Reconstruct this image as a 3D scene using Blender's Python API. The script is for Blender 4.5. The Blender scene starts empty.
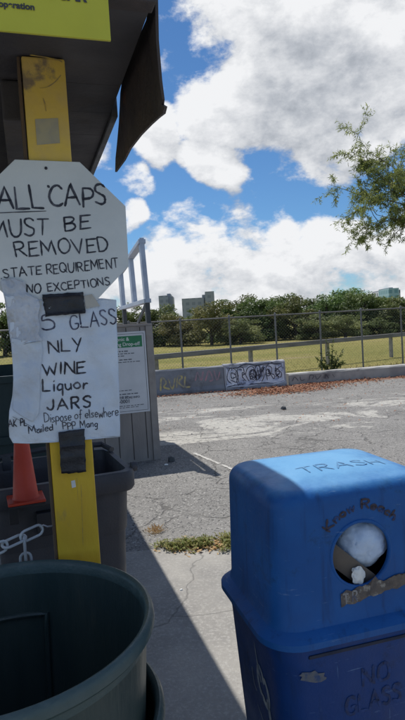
import bpy, bmesh, math, random
from mathutils import Vector, Matrix, noise as mno
C = bpy.context.scene
COL = C.collection
PI = math.pi
rad = math.radians
rnd = random.Random(7)

# ------------------------------------------------------------------ camera
EYE = 1.6
FPX, PITCH, ROLL = 565.0, rad(3.54), rad(3.4)
cam_d = bpy.data.cameras.new('camera')
cam = bpy.data.objects.new('camera', cam_d); COL.objects.link(cam)
CR = Matrix.Rotation(PI/2 - PITCH, 3, 'X') @ Matrix.Rotation(-ROLL, 3, 'Z')
cam.matrix_world = Matrix.Translation((0, 0, EYE)) @ CR.to_4x4()
cam_d.sensor_fit = 'AUTO'; cam_d.sensor_width = 36.0
cam_d.lens = 36.0*FPX/720.0
cam_d.clip_start = 0.05; cam_d.clip_end = 3000
C.camera = cam

# ------------------------------------------------------------------ light and exposure
SUN_EL, SUN_AZ = rad(64.6), rad(-35.5)          # azimuth from +Y, negative = to the left
sd = Vector((math.sin(SUN_AZ)*math.cos(SUN_EL), math.cos(SUN_AZ)*math.cos(SUN_EL), math.sin(SUN_EL)))
sun_d = bpy.data.lights.new('sun', 'SUN')
sun_d.energy = 4.7; sun_d.angle = rad(0.53); sun_d.color = (1.0, 0.955, 0.88)
sun = bpy.data.objects.new('sun', sun_d); COL.objects.link(sun)
sun.rotation_euler = (-sd).to_track_quat('-Z', 'Y').to_euler()
sun.location = (-6, 6, 20)
C.view_settings.view_transform = 'Standard'
C.view_settings.look = 'None'
C.view_settings.gamma = 1.0
C.view_settings.use_curve_mapping = False
C.view_settings.exposure = 0.0

def ray(u, v):                      # viewing direction through a point of the 405 x 720 picture, y = 1
    d = CR @ Vector(((u-202.5)/FPX, -(v-360)/FPX, -1.0))
    return d/d.y
def gp(u, v, h=0.0):
    d = ray(u, v); k = (h-EYE)/d.z
    return Vector((d.x*k, d.y*k, h))
def dp(u, v, Y):
    d = ray(u, v)
    return Vector((d.x*Y, Y, EYE+d.z*Y))

# ------------------------------------------------------------------ node helpers
def NG(nt):
    def N(t, ins=None, **props):
        n = nt.nodes.new(t)
        for k, v in props.items(): setattr(n, k, v)
        if ins:
            for k, v in ins.items():
                s = n.inputs[k]
                if hasattr(v, 'is_output') or isinstance(v, bpy.types.NodeSocket): nt.links.new(v, s)
                else:
                    if isinstance(v, (tuple, list)) and len(v) == 3 and s.type == 'RGBA': v = (*v, 1)
                    s.default_value = v
        return n
    return N
def mathn(N, op, a, b=None, c=None, clamp=False):
    ins = {0: a}
    if b is not None: ins[1] = b
    if c is not None: ins[2] = c
    return N('ShaderNodeMath', ins, operation=op, use_clamp=clamp).outputs[0]
def vmath(N, op, a, b=None, out=0):
    ins = {0: a}
    if b is not None: ins[1] = b
    return N('ShaderNodeVectorMath', ins, operation=op).outputs[out]
def noise(N, vec, scale, detail=4, rough=0.55, dist=0.0, out=0):
    return N('ShaderNodeTexNoise', {'Vector': vec, 'Scale': scale, 'Detail': detail, 'Roughness': rough, 'Distortion': dist}).outputs[out]
def sstep(N, v, a, b, lo=0.0, hi=1.0):
    return N('ShaderNodeMapRange', {'Value': v, 'From Min': a, 'From Max': b, 'To Min': lo, 'To Max': hi}, interpolation_type='SMOOTHSTEP').outputs[0]
def mixc(N, f, a, b, blend='MIX'):
    n = N('ShaderNodeMix', None, data_type='RGBA', blend_type=blend)
    nt = n.id_data
    for i, v in ((0, f), (6, a), (7, b)):
        if isinstance(v, bpy.types.NodeSocket): nt.links.new(v, n.inputs[i])
        else:
            if isinstance(v, (tuple, list)) and len(v) == 3: v = (*v, 1)
            n.inputs[i].default_value = v
    return n.outputs[2]
def new_mat(name):
    m = bpy.data.materials.new(name); m.use_nodes = True
    nt = m.node_tree; nt.nodes.clear()
    N = NG(nt)
    out = N('ShaderNodeOutputMaterial')
    bs = N('ShaderNodeBsdfPrincipled')
    nt.links.new(bs.outputs[0], out.inputs[0])
    tc = N('ShaderNodeTexCoord').outputs['Object']
    return m, nt, N, bs, tc
def mat(name, a, b=None, scale=6.0, rough=0.6, bump=0.0, bscale=60.0, lo=0.35, hi=0.65, spec=0.5, metal=0.0, detail=5, c=None, cscale=2.0, clo=.62, chi=.7, stretch=None, dr=0.1):
    m, nt, N, bs, tc = new_mat(name)
    vec = tc
    if stretch: vec = N('ShaderNodeMapping', {'Vector': tc, 'Scale': stretch}).outputs[0]
    if b is None: b = tuple(x*0.8 for x in a)
    f = sstep(N, noise(N, vec, scale, detail), lo, hi)
    col = mixc(N, f, a, b)
    if c is not None:
        g = sstep(N, noise(N, vec, cscale, 8, .65), clo, chi)
        col = mixc(N, g, col, c)
    nt.links.new(col, bs.inputs['Base Color'])
    r = sstep(N, noise(N, vec, scale*2.3, 4), .3, .7, rough-dr, min(1, rough+dr))
    nt.links.new(r, bs.inputs['Roughness'])
    bs.inputs['Specular IOR Level'].default_value = spec
    bs.inputs['Metallic'].default_value = metal
    if bump > 0:
        bn = N('ShaderNodeBump', {'Strength': bump, 'Distance': 0.01, 'Height': noise(N, vec, bscale, 5, .6)})
        nt.links.new(bn.outputs[0], bs.inputs['Normal'])
    return m

# ------------------------------------------------------------------ sky and clouds
world = bpy.data.worlds.new('World'); C.world = world
world.use_nodes = True
wt = world.node_tree; wt.nodes.clear()
def build_sky():
    N = NG(wt)
    out = N('ShaderNodeOutputWorld'); bg = N('ShaderNodeBackground', {'Strength': 0.10})
    wt.links.new(bg.outputs[0], out.inputs[0])
    sky = N('ShaderNodeTexSky', None, sky_type='NISHITA', sun_disc=False)
    sky.sun_elevation = SUN_EL; sky.sun_rotation = SUN_AZ
    sky.air_density = 1.0; sky.dust_density = 0.0; sky.ozone_density = 1.5
    d = N('ShaderNodeTexCoord').outputs['Generated']
    # density group
    g = bpy.data.node_groups.new('cloud_density', 'ShaderNodeTree')
    g.interface.new_socket('Vector', in_out='INPUT', socket_type='NodeSocketVector')
    g.interface.new_socket('Density', in_out='OUTPUT', socket_type='NodeSocketFloat')
    G = NG(g)
    gi = G('NodeGroupInput'); go = G('NodeGroupOutput')
    dv = gi.outputs[0]
    warp = noise(G, dv, 4.0, 3, .5, out=1)
    dw = vmath(G, 'ADD', dv, vmath(G, 'SCALE', vmath(G, 'SUBTRACT', warp, (0.5, 0.5, 0.5))))
    # scale node's factor
    for n in g.nodes:
        if n.type == 'VECT_MATH' and n.operation == 'SCALE': n.inputs['Scale'].default_value = 0.16
    dw = vmath(G, 'NORMALIZE', dw)
    tot = None
    blobs = [  # picture x, y, radius in px, weight
        (305, 75, 92, 1.25), (262, 52, 58, 1.1), (390, 50, 100, 1.25), (335, 115, 62, 1.0), (228, 116, 48, 1.2), (170, 146, 36, 1.2), (184, 4, 18, .6), (262, 148, 30, .6), (350, -70, 150, 1.2),
        (212, 24, 30, .6), (165, 20, 18, .35), (218, 172, 28, 1.15), (145, 190, 20, .8), (104, 150, 22, .6), (247, 188, 11, .6), (268, 204, 14, .62), (236, -30, 70, .6),
        (330, 252, 56, 1.1), (275, 258, 58, 1.05), (215, 264, 52, 1.0), (385, 272, 60, 1.1), (165, 285, 55, 1.2), (300, 305, 70, 1.0), (235, 305, 70, .95), (137, 222, 17, .8), (425, 252, 60, 1.1), (345, 222, 24, .9), (235, 226, 32, .95), (188, 230, 26, .8), (380, 315, 70, 1.0),
        (170, 335, 60, 1.2), (250, 335, 60, 1.2), (330, 335, 60, 1.2), (410, 330, 60, 1.2), (120, 320, 90, 1.2), (40, 300, 90, 1.2), (-60, 250, 120, 1.1), (520, 260, 110, 1.2), (640, 180, 130, 1.1), (560, 40, 150, 1.1), (-200, 100, 150, 1.0), (60, -200, 150, .9), (400, -330, 200, 1.0)]
    for (u, v, r, w) in blobs:
        c = ray(u, v).normalized()
        ang = r/FPX
        dt = vmath(G, 'DOT_PRODUCT', dw, tuple(c), out=1)
        b = G('ShaderNodeMapRange', {'Value': dt, 'From Min': math.cos(ang*1.15), 'From Max': math.cos(ang*0.25), 'To Min': 0.0, 'To Max': w}, interpolation_type='SMOOTHSTEP').outputs[0]
        tot = b if tot is None else mathn(G, 'SMOOTH_MAX', tot, b, 0.18)
    # clouds over the rest of the sky
    dy = vmath(G, 'DOT_PRODUCT', dv, (0, 1, 0), out=1)
    rest = sstep(G, dy, .55, .25)
    rest = mathn(G, 'MULTIPLY', rest, sstep(G, noise(G, dv, 2.2, 4), .45, .62, 0, .9))
    tot = mathn(G, 'MAXIMUM', tot, rest)
    sq = G('ShaderNodeMapping', {'Vector': dv, 'Scale': (1, 1, 1.6)}).outputs[0]
    n1 = noise(G, sq, 11.0, 12, .62, .1)
    n2 = noise(G, sq, 5.0, 4, .5)
    nn = mathn(G, 'ADD', mathn(G, 'MULTIPLY', n1, 0.70), mathn(G, 'MULTIPLY', n2, 0.40))
    nn = mathn(G, 'SUBTRACT', nn, 0.55)
    dens = mathn(G, 'ADD', tot, mathn(G, 'MULTIPLY', nn, 3.6))
    g.links.new(dens, go.inputs[0])
    def dens_at(vec):
        n = N('ShaderNodeGroup'); n.node_tree = g
        wt.links.new(vec, n.inputs[0]); return n.outputs[0]
    d0 = dens_at(d)
    off = vmath(N, 'ADD', d, tuple(sd*0.030 + Vector((0, 0, .010))))
    d1 = dens_at(off)
    alpha = sstep(N, d0, 0.50, 0.98)
    relief = mathn(N, 'SUBTRACT', d0, d1)
    lit = mathn(N, 'ADD', mathn(N, 'MULTIPLY', relief, 0.60), 0.74)
    thick = sstep(N, d0, 1.0, 2.1)
    lit = mathn(N, 'SUBTRACT', lit, mathn(N, 'MULTIPLY', thick, 0.12))
    # the dark thick belly of the big cumulus
    bd = vmath(N, 'DOT_PRODUCT', d, tuple(ray(312, 80).normalized()), out=1)
    belly = sstep(N, bd, math.cos(.13), math.cos(.02))
    lit = mathn(N, 'SUBTRACT', lit, mathn(N, 'MULTIPLY', belly, 0.22), clamp=True)
    ccol = N('ShaderNodeValToRGB', {'Fac': lit})
    e = ccol.color_ramp.elements
    e[0].position = 0.0; e[0].color = (2.6, 2.9, 3.4, 1)
    e[1].position = 0.9; e[1].color = (8.9, 9.0, 9.2, 1)
    m_ = e.new(0.4); m_.color = (4.9, 5.2, 5.7, 1)
    blue = mixc(N, 1.0, sky.outputs[0], (.50, .76, 1.0), 'MULTIPLY')
    col = mixc(N, alpha, blue, ccol.outputs[0])
    wt.links.new(col, bg.inputs[0])
build_sky()

# ------------------------------------------------------------------ mesh helpers
class MB:
    def __init__(s): s.bm = bmesh.new(); s.mi = 0
    def _f(s, vs):
        try:
            f = s.bm.faces.new(vs); f.material_index = s.mi; return f
        except ValueError: return None
    def v(s, p): return s.bm.verts.new(p)
    def poly(s, pts): return s._f([s.v(p) for p in pts])
    def box(s, x0, x1, y0, y1, z0, z1, bevel=0.0, M=None):
        b = bmesh.new()
        bmesh.ops.create_cube(b, size=1.0)
        for q in b.verts: q.co = Vector(((x0+x1)/2+q.co.x*(x1-x0), (y0+y1)/2+q.co.y*(y1-y0), (z0+z1)/2+q.co.z*(z1-z0)))
        if bevel > 0: bmesh.ops.bevel(b, geom=list(b.edges), offset=bevel, segments=2, affect='EDGES', profile=.6)
        if M is not None: b.transform(M)
        s.join(b); b.free()
    def join(s, b):
        mp = {}
        for q in b.verts: mp[q] = s.v(q.co)
        for f in b.faces: s._f([mp[q] for q in f.verts])
    def loft(s, rings, closed=True, cap0=True, cap1=True):
        R = [[s.v(p) for p in r] for r in rings]
        n = len(R[0])
        for a, b in zip(R[:-1], R[1:]):
            for i in range(n if closed else n-1):
                j = (i+1) % n
                s._f([a[i], a[j], b[j], b[i]])
        if cap0: s._f(list(reversed(R[0])))
        if cap1: s._f(R[-1])
        return R
    def lathe(s, prof, n=48, c=(0, 0, 0), a0=0.0, a1=2*PI):
        full = abs(a1-a0-2*PI) < 1e-6
        k = n if full else n+1
        rings = [[s.v((c[0]+r*math.cos(a0+(a1-a0)*i/n), c[1]+r*math.sin(a0+(a1-a0)*i/n), c[2]+z)) for i in range(k)] for r, z in prof]
        for a, b in zip(rings[:-1], rings[1:]):
            for i in range(n):
                j = (i+1) % k
                s._f([a[i], a[j], b[j], b[i]])
    def tube(s, path, r, n=8, closed=False, caps=True):
        P = [Vector(p) for p in path]; m = len(P); rings = []
        rs = r if isinstance(r, (list, tuple)) else [r]*m
        up = None
        for i in range(m):
            if closed: t = P[(i+1) % m]-P[i-1]
            else: t = P[min(i+1, m-1)]-P[max(i-1, 0)]
            t.normalize()
            if up is None:
                up = Vector((0, 0, 1)) if abs(t.z) < .9 else Vector((1, 0, 0))
            x = t.cross(up)
            if x.length < 1e-5: x = t.cross(Vector((.3, .9, .2)))
            x.normalize(); y = x.cross(t).normalized(); up = y
            rings.append([P[i]+x*rs[i]*math.cos(2*PI*k/n)+y*rs[i]*math.sin(2*PI*k/n) for k in range(n)])
        if closed:
            R = [[s.v(p) for p in q] for q in rings]
            for i in range(m):
                a, b = R[i], R[(i+1) % m]
                for k in range(n): s._f([a[k], a[(k+1) % n], b[(k+1) % n], b[k]])
        else: s.loft(rings, True, caps, caps)
    def prism(s, poly, a, b):              # poly: list of points, extruded by vector a->b offsets
        s.loft([[Vector(p)+Vector(a) for p in poly], [Vector(p)+Vector(b) for p in poly]])
    def ribbon(s, pts, w, fn):             # flat ink stroke: pts 2D, fn(x,y)->3D
        P = [Vector((p[0], p[1])) for p in pts]; m = len(P)
        if m < 2: return
        L = []
        for i in range(m):
            t = P[min(i+1, m-1)]-P[max(i-1, 0)]
            if t.length < 1e-9: t = Vector((1, 0))
            t.normalize(); nrm = Vector((-t.y, t.x))
            sc = 1.0
            if 0 < i < m-1:
                t0 = (P[i]-P[i-1]); t1 = (P[i+1]-P[i])
                if t0.length > 1e-9 and t1.length > 1e-9:
                    cs = max(-1, min(1, t0.normalized().dot(t1.normalized())))
                    sc = min(1.6, 1/max(.5, math.sqrt((1+cs)/2)))
            ww = w*sc*(0.72+0.42*rnd.random())
            if i in (0, m-1): ww *= .75
            L.append((P[i]+nrm*ww/2, P[i]-nrm*ww/2, t))
        t = L[0][2]; a = P[0]-t*w*.35
        V = [(s.v(fn(*q[0])), s.v(fn(*q[1]))) for q in L]
        e = s.v(fn(*a)); s._f([e, V[0][1], V[0][0]])
        for q, r in zip(V[:-1], V[1:]): s._f([q[0], q[1], r[1], r[0]])
        t = L[-1][2]; a = P[-1]+t*w*.35
        e = s.v(fn(*a)); s._f([V[-1][0], V[-1][1], e])
    def build(s, name, m, parent=None, off=None, smooth=False, doubles=False, recalc=True):
        if doubles: bmesh.ops.remove_doubles(s.bm, verts=list(s.bm.verts), dist=1e-5)
        if recalc: bmesh.ops.recalc_face_normals(s.bm, faces=list(s.bm.faces))
        if off is None and parent is not None: off = OFF.get(parent.name)
        if off is not None: s.bm.transform(Matrix.Translation(-Vector(off)))
        me = bpy.data.meshes.new(name); s.bm.to_mesh(me); s.bm.free()
        for q in (m if isinstance(m, (list, tuple)) else [m]): me.materials.append(q)
        if smooth:
            me.polygons.foreach_set('use_smooth', [True]*len(me.polygons))
            try: me.set_sharp_from_angle(angle=rad(38))
            except Exception: pass
        o = bpy.data.objects.new(name, me); COL.objects.link(o)
        if parent is not None:
            o.parent = parent; OFF[o.name] = off
        return o
OFF = {}
YAW = rad(17)
def thing(name, label, cat, loc=(0, 0, 0), yaw=0.0, group=None):
    """Empty at the base; parts are given in the yawed frame's absolute coordinates"""
    o = bpy.data.objects.new(name, None); COL.objects.link(o)
    o.empty_display_size = .1
    o.rotation_euler = (0, 0, yaw)
    o.location = Matrix.Rotation(yaw, 3, 'Z') @ Vector(loc)
    OFF[o.name] = tuple(loc)
    return tag(o, label, cat, group)
def tag(o, label, cat, group=None):
    o['label'] = label; o['category'] = cat
    if group: o['group'] = group
    return o
def kind(o, k): o['kind'] = k; return o
cs, sn = math.cos(YAW), math.sin(YAW)
def st(s, t, h=0.0): return Vector((s*cs-t*sn, s*sn+t*cs, h))
def on_t(u, v, t):
    d = ray(u, v); k = t/(-sn*d.x+cs*d.y)
    return (k*(d.x*cs+d.y*sn), EYE+k*d.z)
def on_s(u, v, S):
    d = ray(u, v); k = S/(cs*d.x+sn*d.y)
    return (k*(-d.x*sn+d.y*cs), EYE+k*d.z)

# ------------------------------------------------------------------ hand lettering
GL = {
 'A': (.8, [[(0, 0), (.4, 1), (.8, 0)], [(.14, .36), (.68, .38)]]),
 'B': (.65, [[(0, 0), (.02, 1)], [(0, 1), (.45, .98), (.55, .75), (.35, .55), (.02, .52)], [(.02, .52), (.5, .5), (.65, .25), (.45, .03), (0, 0)]]),
 'C': (.7, [[(.7, .85), (.5, 1), (.2, .9), (.02, .5), (.15, .12), (.45, 0), (.7, .14)]]),
 'D': (.7, [[(0, 0), (.02, 1)], [(0, 1), (.4, .95), (.68, .6), (.62, .25), (.35, .03), (0, 0)]]),
 'E': (.6, [[(.6, 1), (0, .98), (0, 0), (.6, .02)], [(0, .52), (.48, .54)]]),
 'F': (.58, [[(.6, 1), (0, .98), (0, 0)], [(0, .52), (.45, .54)]]),
 'G': (.78, [[(.72, .85), (.5, 1), (.2, .92), (.02, .5), (.15, .1), (.45, 0), (.74, .15), (.75, .42)], [(.75, .43), (.45, .42)]]),
 'H': (.68, [[(0, 0), (.02, 1)], [(.68, 0), (.67, 1)], [(.02, .5), (.67, .52)]]),
 'I': (.12, [[(.05, 0), (.06, 1)]]),
 'J': (.55, [[(.5, 1), (.5, .3), (.35, .02), (.12, .05), (0, .28)]]),
 'K': (.66, [[(0, 0), (.02, 1)], [(.62, 1), (.04, .45), (.66, 0)]]),
 'L': (.58, [[(.02, 1), (0, .02), (.58, 0)]]),
 'M': (.92, [[(0, 0), (.1, 1), (.46, .3), (.82, 1), (.92, 0)]]),
 'N': (.72, [[(0, 0), (.03, 1), (.68, 0), (.72, 1)]]),
 'O': (.78, [[(.38, 1), (.1, .85), (0, .45), (.15, .08), (.42, 0), (.7, .15), (.78, .55), (.62, .92), (.36, 1)]]),
 'P': (.6, [[(.02, 0), (0, 1)], [(0, 1), (.45, .98), (.6, .75), (.45, .5), (.02, .45)]]),
 'Q': (.8, [[(.38, 1), (.1, .85), (0, .45), (.15, .08), (.42, 0), (.7, .15), (.78, .55), (.62, .92), (.36, 1)], [(.5, .28), (.84, -.08)]]),
 'R': (.66, [[(.02, 0), (0, 1)], [(0, 1), (.45, .98), (.58, .76), (.42, .54), (.02, .48)], [(.25, .5), (.66, 0)]]),
 'S': (.6, [[(.58, .85), (.4, 1), (.12, .95), (.06, .72), (.3, .54), (.54, .36), (.52, .1), (.28, 0), (0, .13)]]),
 'T': (.72, [[(0, 1), (.72, .98)], [(.36, 1), (.35, 0)]]),
 'U': (.7, [[(0, 1), (.02, .3), (.2, .02), (.48, .02), (.66, .3), (.7, 1)]]),
 'V': (.74, [[(0, 1), (.36, 0), (.74, 1)]]),
 'W': (.98, [[(0, 1), (.22, 0), (.48, .75), (.74, 0), (.98, 1)]]),
 'X': (.7, [[(0, 1), (.7, 0)], [(.68, 1), (.02, 0)]]),
 'Y': (.7, [[(0, 1), (.35, .5)], [(.7, 1), (.25, 0)]]),
 '5': (.58, [[(.58, 1), (.08, .98), (.05, .62)], [(.05, .62), (.35, .66), (.56, .45), (.5, .12), (.22, 0), (0, .12)]]),
 '.': (.12, [[(.02, .02), (.08, .06)]]),
 'a': (.5, [[(.48, .5), (.2, .52), (.02, .25), (.15, .02), (.4, .1), (.47, .5)], [(.47, .5), (.5, 0)]]),
 'c': (.44, [[(.42, .42), (.22, .52), (.03, .3), (.12, .03), (.42, .1)]]),
 'd': (.5, [[(.45, .42), (.2, .52), (.02, .25), (.15, .02), (.45, .15)], [(.47, 1), (.48, 0)]]),
 'e': (.48, [[(.05, .28), (.45, .3), (.35, .52), (.1, .45), (.03, .2), (.2, 0), (.46, .1)]]),
 'f': (.4, [[(.42, .95), (.25, 1), (.15, .8), (.15, 0)], [(0, .52), (.36, .54)]]),
 'g': (.5, [[(.46, .48), (.2, .52), (.02, .28), (.15, .05), (.45, .15)], [(.47, .5), (.47, -.2), (.3, -.38), (.05, -.3)]]),
 'h': (.48, [[(.02, 1), (0, 0)], [(.02, .3), (.25, .52), (.44, .4), (.46, 0)]]),
 'i': (.1, [[(.04, .52), (.05, 0)], [(.04, .78), (.06, .82)]]),
 'l': (.1, [[(.04, 1), (.05, 0)]]),
 'n': (.46, [[(.02, .52), (.02, 0)], [(.02, .3), (.22, .52), (.42, .4), (.44, 0)]]),
 'o': (.48, [[(.24, .52), (.03, .35), (.05, .1), (.25, 0), (.46, .18), (.42, .44), (.22, .52)]]),
 'p': (.48, [[(.02, .52), (0, -.4)], [(.02, .4), (.25, .54), (.46, .35), (.35, .05), (.04, .08)]]),
 'q': (.5, [[(.46, .45), (.2, .52), (.02, .28), (.15, .02), (.44, .12)], [(.47, .52), (.46, -.42)]]),
 'r': (.36, [[(.02, .52), (.02, 0)], [(.02, .28), (.18, .5), (.36, .46)]]),
 's': (.4, [[(.38, .46), (.2, .52), (.06, .4), (.3, .22), (.32, .05), (.02, .04)]]),
 'u': (.46, [[(0, .52), (.03, .12), (.2, 0), (.42, .2)], [(.44, .52), (.46, 0)]]),
 'w': (.62, [[(0, .52), (.15, 0), (.3, .42), (.46, 0), (.62, .52)]]),
 'v': (.46, [[(0, .52), (.22, 0), (.46, .52)]]),
}
SHARP = set('AEFHIKLMNTVWXYZvw.')
def smooth2(P, k=4):
    if len(P) < 3: return P
    out = []
    for i in range(len(P)-1):
        p0 = P[max(i-1, 0)]; p1 = P[i]; p2 = P[i+1]; p3 = P[min(i+2, len(P)-1)]
        for j in range(k):
            t = j/k
            out.append(tuple(.5*((2*p1[a])+(-p0[a]+p2[a])*t+(2*p0[a]-5*p1[a]+4*p2[a]-p3[a])*t*t+(-p0[a]+3*p1[a]-3*p2[a]+p3[a])*t**3) for a in (0, 1)))
    out.append(P[-1]); return out
def subdiv(P, k=3):
    out = []
    for a, b in zip(P[:-1], P[1:]):
        for j in range(k): out.append((a[0]+(b[0]-a[0])*j/k, a[1]+(b[1]-a[1])*j/k))
    out.append(P[-1]); return out
def layout(text, gap=.2, space=.55, jit=.085):
    """-> strokes in text units (cap height 1) and total width"""
    x = 0; S = []
    for ch in text:
        if ch == ' ': x += space; continue
        w, G = GL[ch]
        dy = (rnd.random()-.5)*jit*1.6; sc = 1+(rnd.random()-.5)*jit*2; sk = (rnd.random()-.5)*jit*2
        for pl in G:
            q = [(x+(p[0]+p[1]*sk+(rnd.random()-.5)*jit*.7)*1.0, p[1]*sc+dy+(rnd.random()-.5)*jit*.5) for p in pl]
            q = subdiv(q, 4) if ch in SHARP else smooth2(q)
            q = [p for i in range(len(q)-1) for p in subdiv([q[i], q[i+1]], max(1, int(math.dist(q[i], q[i+1])/.14)))[:-1]]+[q[-1]]
            S.append(q)
        x += w+gap
    return S, x-gap
def hand(mb, text, p0, p1, cap, w, fn, gap=.2, space=.55, jit=.085):
    """write text between two baseline points of a 2D surface frame"""
    S, W = layout(text, gap, space, jit)
    ax = Vector(p1)-Vector(p0); up = Vector((-ax.y, ax.x)).normalized()*cap; ax = ax/W
    for q in S:
        mb.ribbon([(p0[0]+ax.x*x+up.x*y, p0[1]+ax.y*x+up.y*y) for x, y in q], w, fn)
def printed(name, text, size, fn, m, parent, align='LEFT', bold=0.0):
    """printed lettering: font outline turned into a flat mesh; fn maps text x,y to the parent frame"""
    cu = bpy.data.curves.new(name, 'FONT'); cu.body = text; cu.size = size; cu.align_x = align; cu.offset = bold
    to = bpy.data.objects.new(name+'_tmp', cu); COL.objects.link(to)
    dg = bpy.context.evaluated_depsgraph_get(); dg.update()
    me = bpy.data.meshes.new_from_object(to.evaluated_get(dg))
    bpy.data.objects.remove(to)
    off = Vector(OFF[parent.name])
    for q in me.vertices: q.co = Vector(fn(q.co.x, q.co.y))-off
    me.materials.clear(); me.materials.append(m)
    o = bpy.data.objects.new(name, me); COL.objects.link(o); o.parent = parent; OFF[o.name] = tuple(off)
    return o

# ------------------------------------------------------------------ materials
M = {}
def asphalt_mat():
    m, nt, N, bs, tc = new_mat('worn_asphalt')
    # aggregate
    agg = noise(N, tc, 95, 3, .7)
    agg2 = N('ShaderNodeTexVoronoi', {'Vector': tc, 'Scale': 75}).outputs['Color']
    sp = vmath(N, 'DOT_PRODUCT', agg2, (.33, .33, .33), out=1)
    base = mixc(N, sstep(N, noise(N, tc, 1.1, 6, .6), .3, .7), (.13, .124, .116), (.215, .206, .193))
    base = mixc(N, sstep(N, agg, .3, .75), base, (.30, .295, .285))
    base = mixc(N, sstep(N, sp, .62, .85), base, (.40, .39, .37))
    base = mixc(N, sstep(N, sp, .3, .16), base, (.06, .06, .06))
    # pale worn concrete / old paint patches in a band across the lot
    sx = N('ShaderNodeSeparateXYZ', {0: tc})
    yb = mathn(N, 'ADD', sx.outputs[1], mathn(N, 'MULTIPLY', sx.outputs[0], -.12))
    band = mathn(N, 'MULTIPLY', sstep(N, yb, 6.9, 7.9), sstep(N, yb, 11.6, 10.4))
    vs = N('ShaderNodeMapping', {'Vector': tc, 'Scale': (.5, 1.0, 1)}).outputs[0]
    pn = mathn(N, 'ADD', noise(N, vs, .9, 14, .74, 1.1), mathn(N, 'MULTIPLY', mathn(N, 'SUBTRACT', band, 1), .3))
    pm = sstep(N, pn, .505, .545)
    pale = mixc(N, noise(N, tc, 9, 6, .7), (.40, .39, .36), (.56, .54, .49))
    pm = mathn(N, 'MULTIPLY', pm, sstep(N, noise(N, tc, 14, 7, .78), .38, .52, .12, .95))
    col = mixc(N, pm, base, pale)
    # earth and crumbled leaves blown against the kerb
    yk = mathn(N, 'SUBTRACT', sx.outputs[1], mathn(N, 'MULTIPLY', sx.outputs[0], .185))
    em = mathn(N, 'MULTIPLY', sstep(N, yk, 12.5, 13.25), sstep(N, sx.outputs[0], .0, .9))
    em = sstep(N, mathn(N, 'ADD', em, mathn(N, 'MULTIPLY', mathn(N, 'SUBTRACT', noise(N, tc, 2.6, 8, .7), .5), 1.7)), .55, .85)
    em = mathn(N, 'MULTIPLY', em, sstep(N, yk, 11.6, 12.3))
    col = mixc(N, mathn(N, 'MULTIPLY', em, .8), col, (.23, .115, .07))
    # cracks
    wv = vmath(N, 'ADD', tc, vmath(N, 'SCALE', noise(N, tc, 1.6, 4, out=1)))
    for n in nt.nodes:
        if n.type == 'VECT_MATH' and n.operation == 'SCALE': n.inputs['Scale'].default_value = .55
    cr = N('ShaderNodeTexVoronoi', {'Vector': wv, 'Scale': .85}, feature='DISTANCE_TO_EDGE').outputs[0]
    cr2 = N('ShaderNodeTexVoronoi', {'Vector': wv, 'Scale': 3.2}, feature='DISTANCE_TO_EDGE').outputs[0]
    c1 = sstep(N, cr, .011, .003)
    c2 = mathn(N, 'MULTIPLY', sstep(N, cr2, .022, .006), sstep(N, noise(N, tc, .8, 2), .53, .6))
    ck = mathn(N, 'MAXIMUM', c1, c2)
    ck = mathn(N, 'MULTIPLY', ck, sstep(N, noise(N, tc, 3, 3), .36, .55))
    col = mixc(N, mathn(N, 'MULTIPLY', ck, .55), col, (.06, .057, .054))
    st_ = sstep(N, noise(N, tc, .55, 4), .56, .7)
    col = mixc(N, mathn(N, 'MULTIPLY', st_, .35), col, (.08, .08, .08))
    nt.links.new(col, bs.inputs['Base Color'])
    bs.inputs['Roughness'].default_value = .9
    bs.inputs['Specular IOR Level'].default_value = .3
    hgt = mathn(N, 'SUBTRACT', mathn(N, 'ADD', agg, mathn(N, 'MULTIPLY', sp, .8)), mathn(N, 'MULTIPLY', ck, 1.5))
    bn = N('ShaderNodeBump', {'Strength': .8, 'Distance': .012, 'Height': hgt})
    nt.links.new(bn.outputs[0], bs.inputs['Normal'])
    return m
def slab_mat():
    m, nt, N, bs, tc = new_mat('old_concrete')
    a = mixc(N, sstep(N, noise(N, tc, 2.2, 8, .65), .3, .7), (.31, .297, .272), (.215, .207, .195))
    a = mixc(N, sstep(N, noise(N, tc, 55, 4, .7), .45, .75), a, (.37, .36, .335))
    a = mixc(N, sstep(N, noise(N, tc, 130, 2), .64, .78), a, (.17, .165, .16))
    sm = sstep(N, noise(N, tc, .9, 5, .6, .4), .5, .68)
    a = mixc(N, mathn(N, 'MULTIPLY', sm, .5), a, (.17, .17, .165))
    wv = vmath(N, 'ADD', tc, vmath(N, 'SCALE', noise(N, tc, 2.2, 4, out=1)))
    for n in nt.nodes:
        if n.type == 'VECT_MATH' and n.operation == 'SCALE': n.inputs['Scale'].default_value = .35
    cr = N('ShaderNodeTexVoronoi', {'Vector': wv, 'Scale': .55}, feature='DISTANCE_TO_EDGE').outputs[0]
    a = mixc(N, sstep(N, cr, .005, .001, 0, .5), a, (.07, .068, .065))
    nt.links.new(a, bs.inputs['Base Color'])
    bs.inputs['Roughness'].default_value = .85
    bn = N('ShaderNodeBump', {'Strength': .5, 'Distance': .006, 'Height': noise(N, tc, 70, 5, .65)})
    nt.links.new(bn.outputs[0], bs.inputs['Normal'])
    return m
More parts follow.
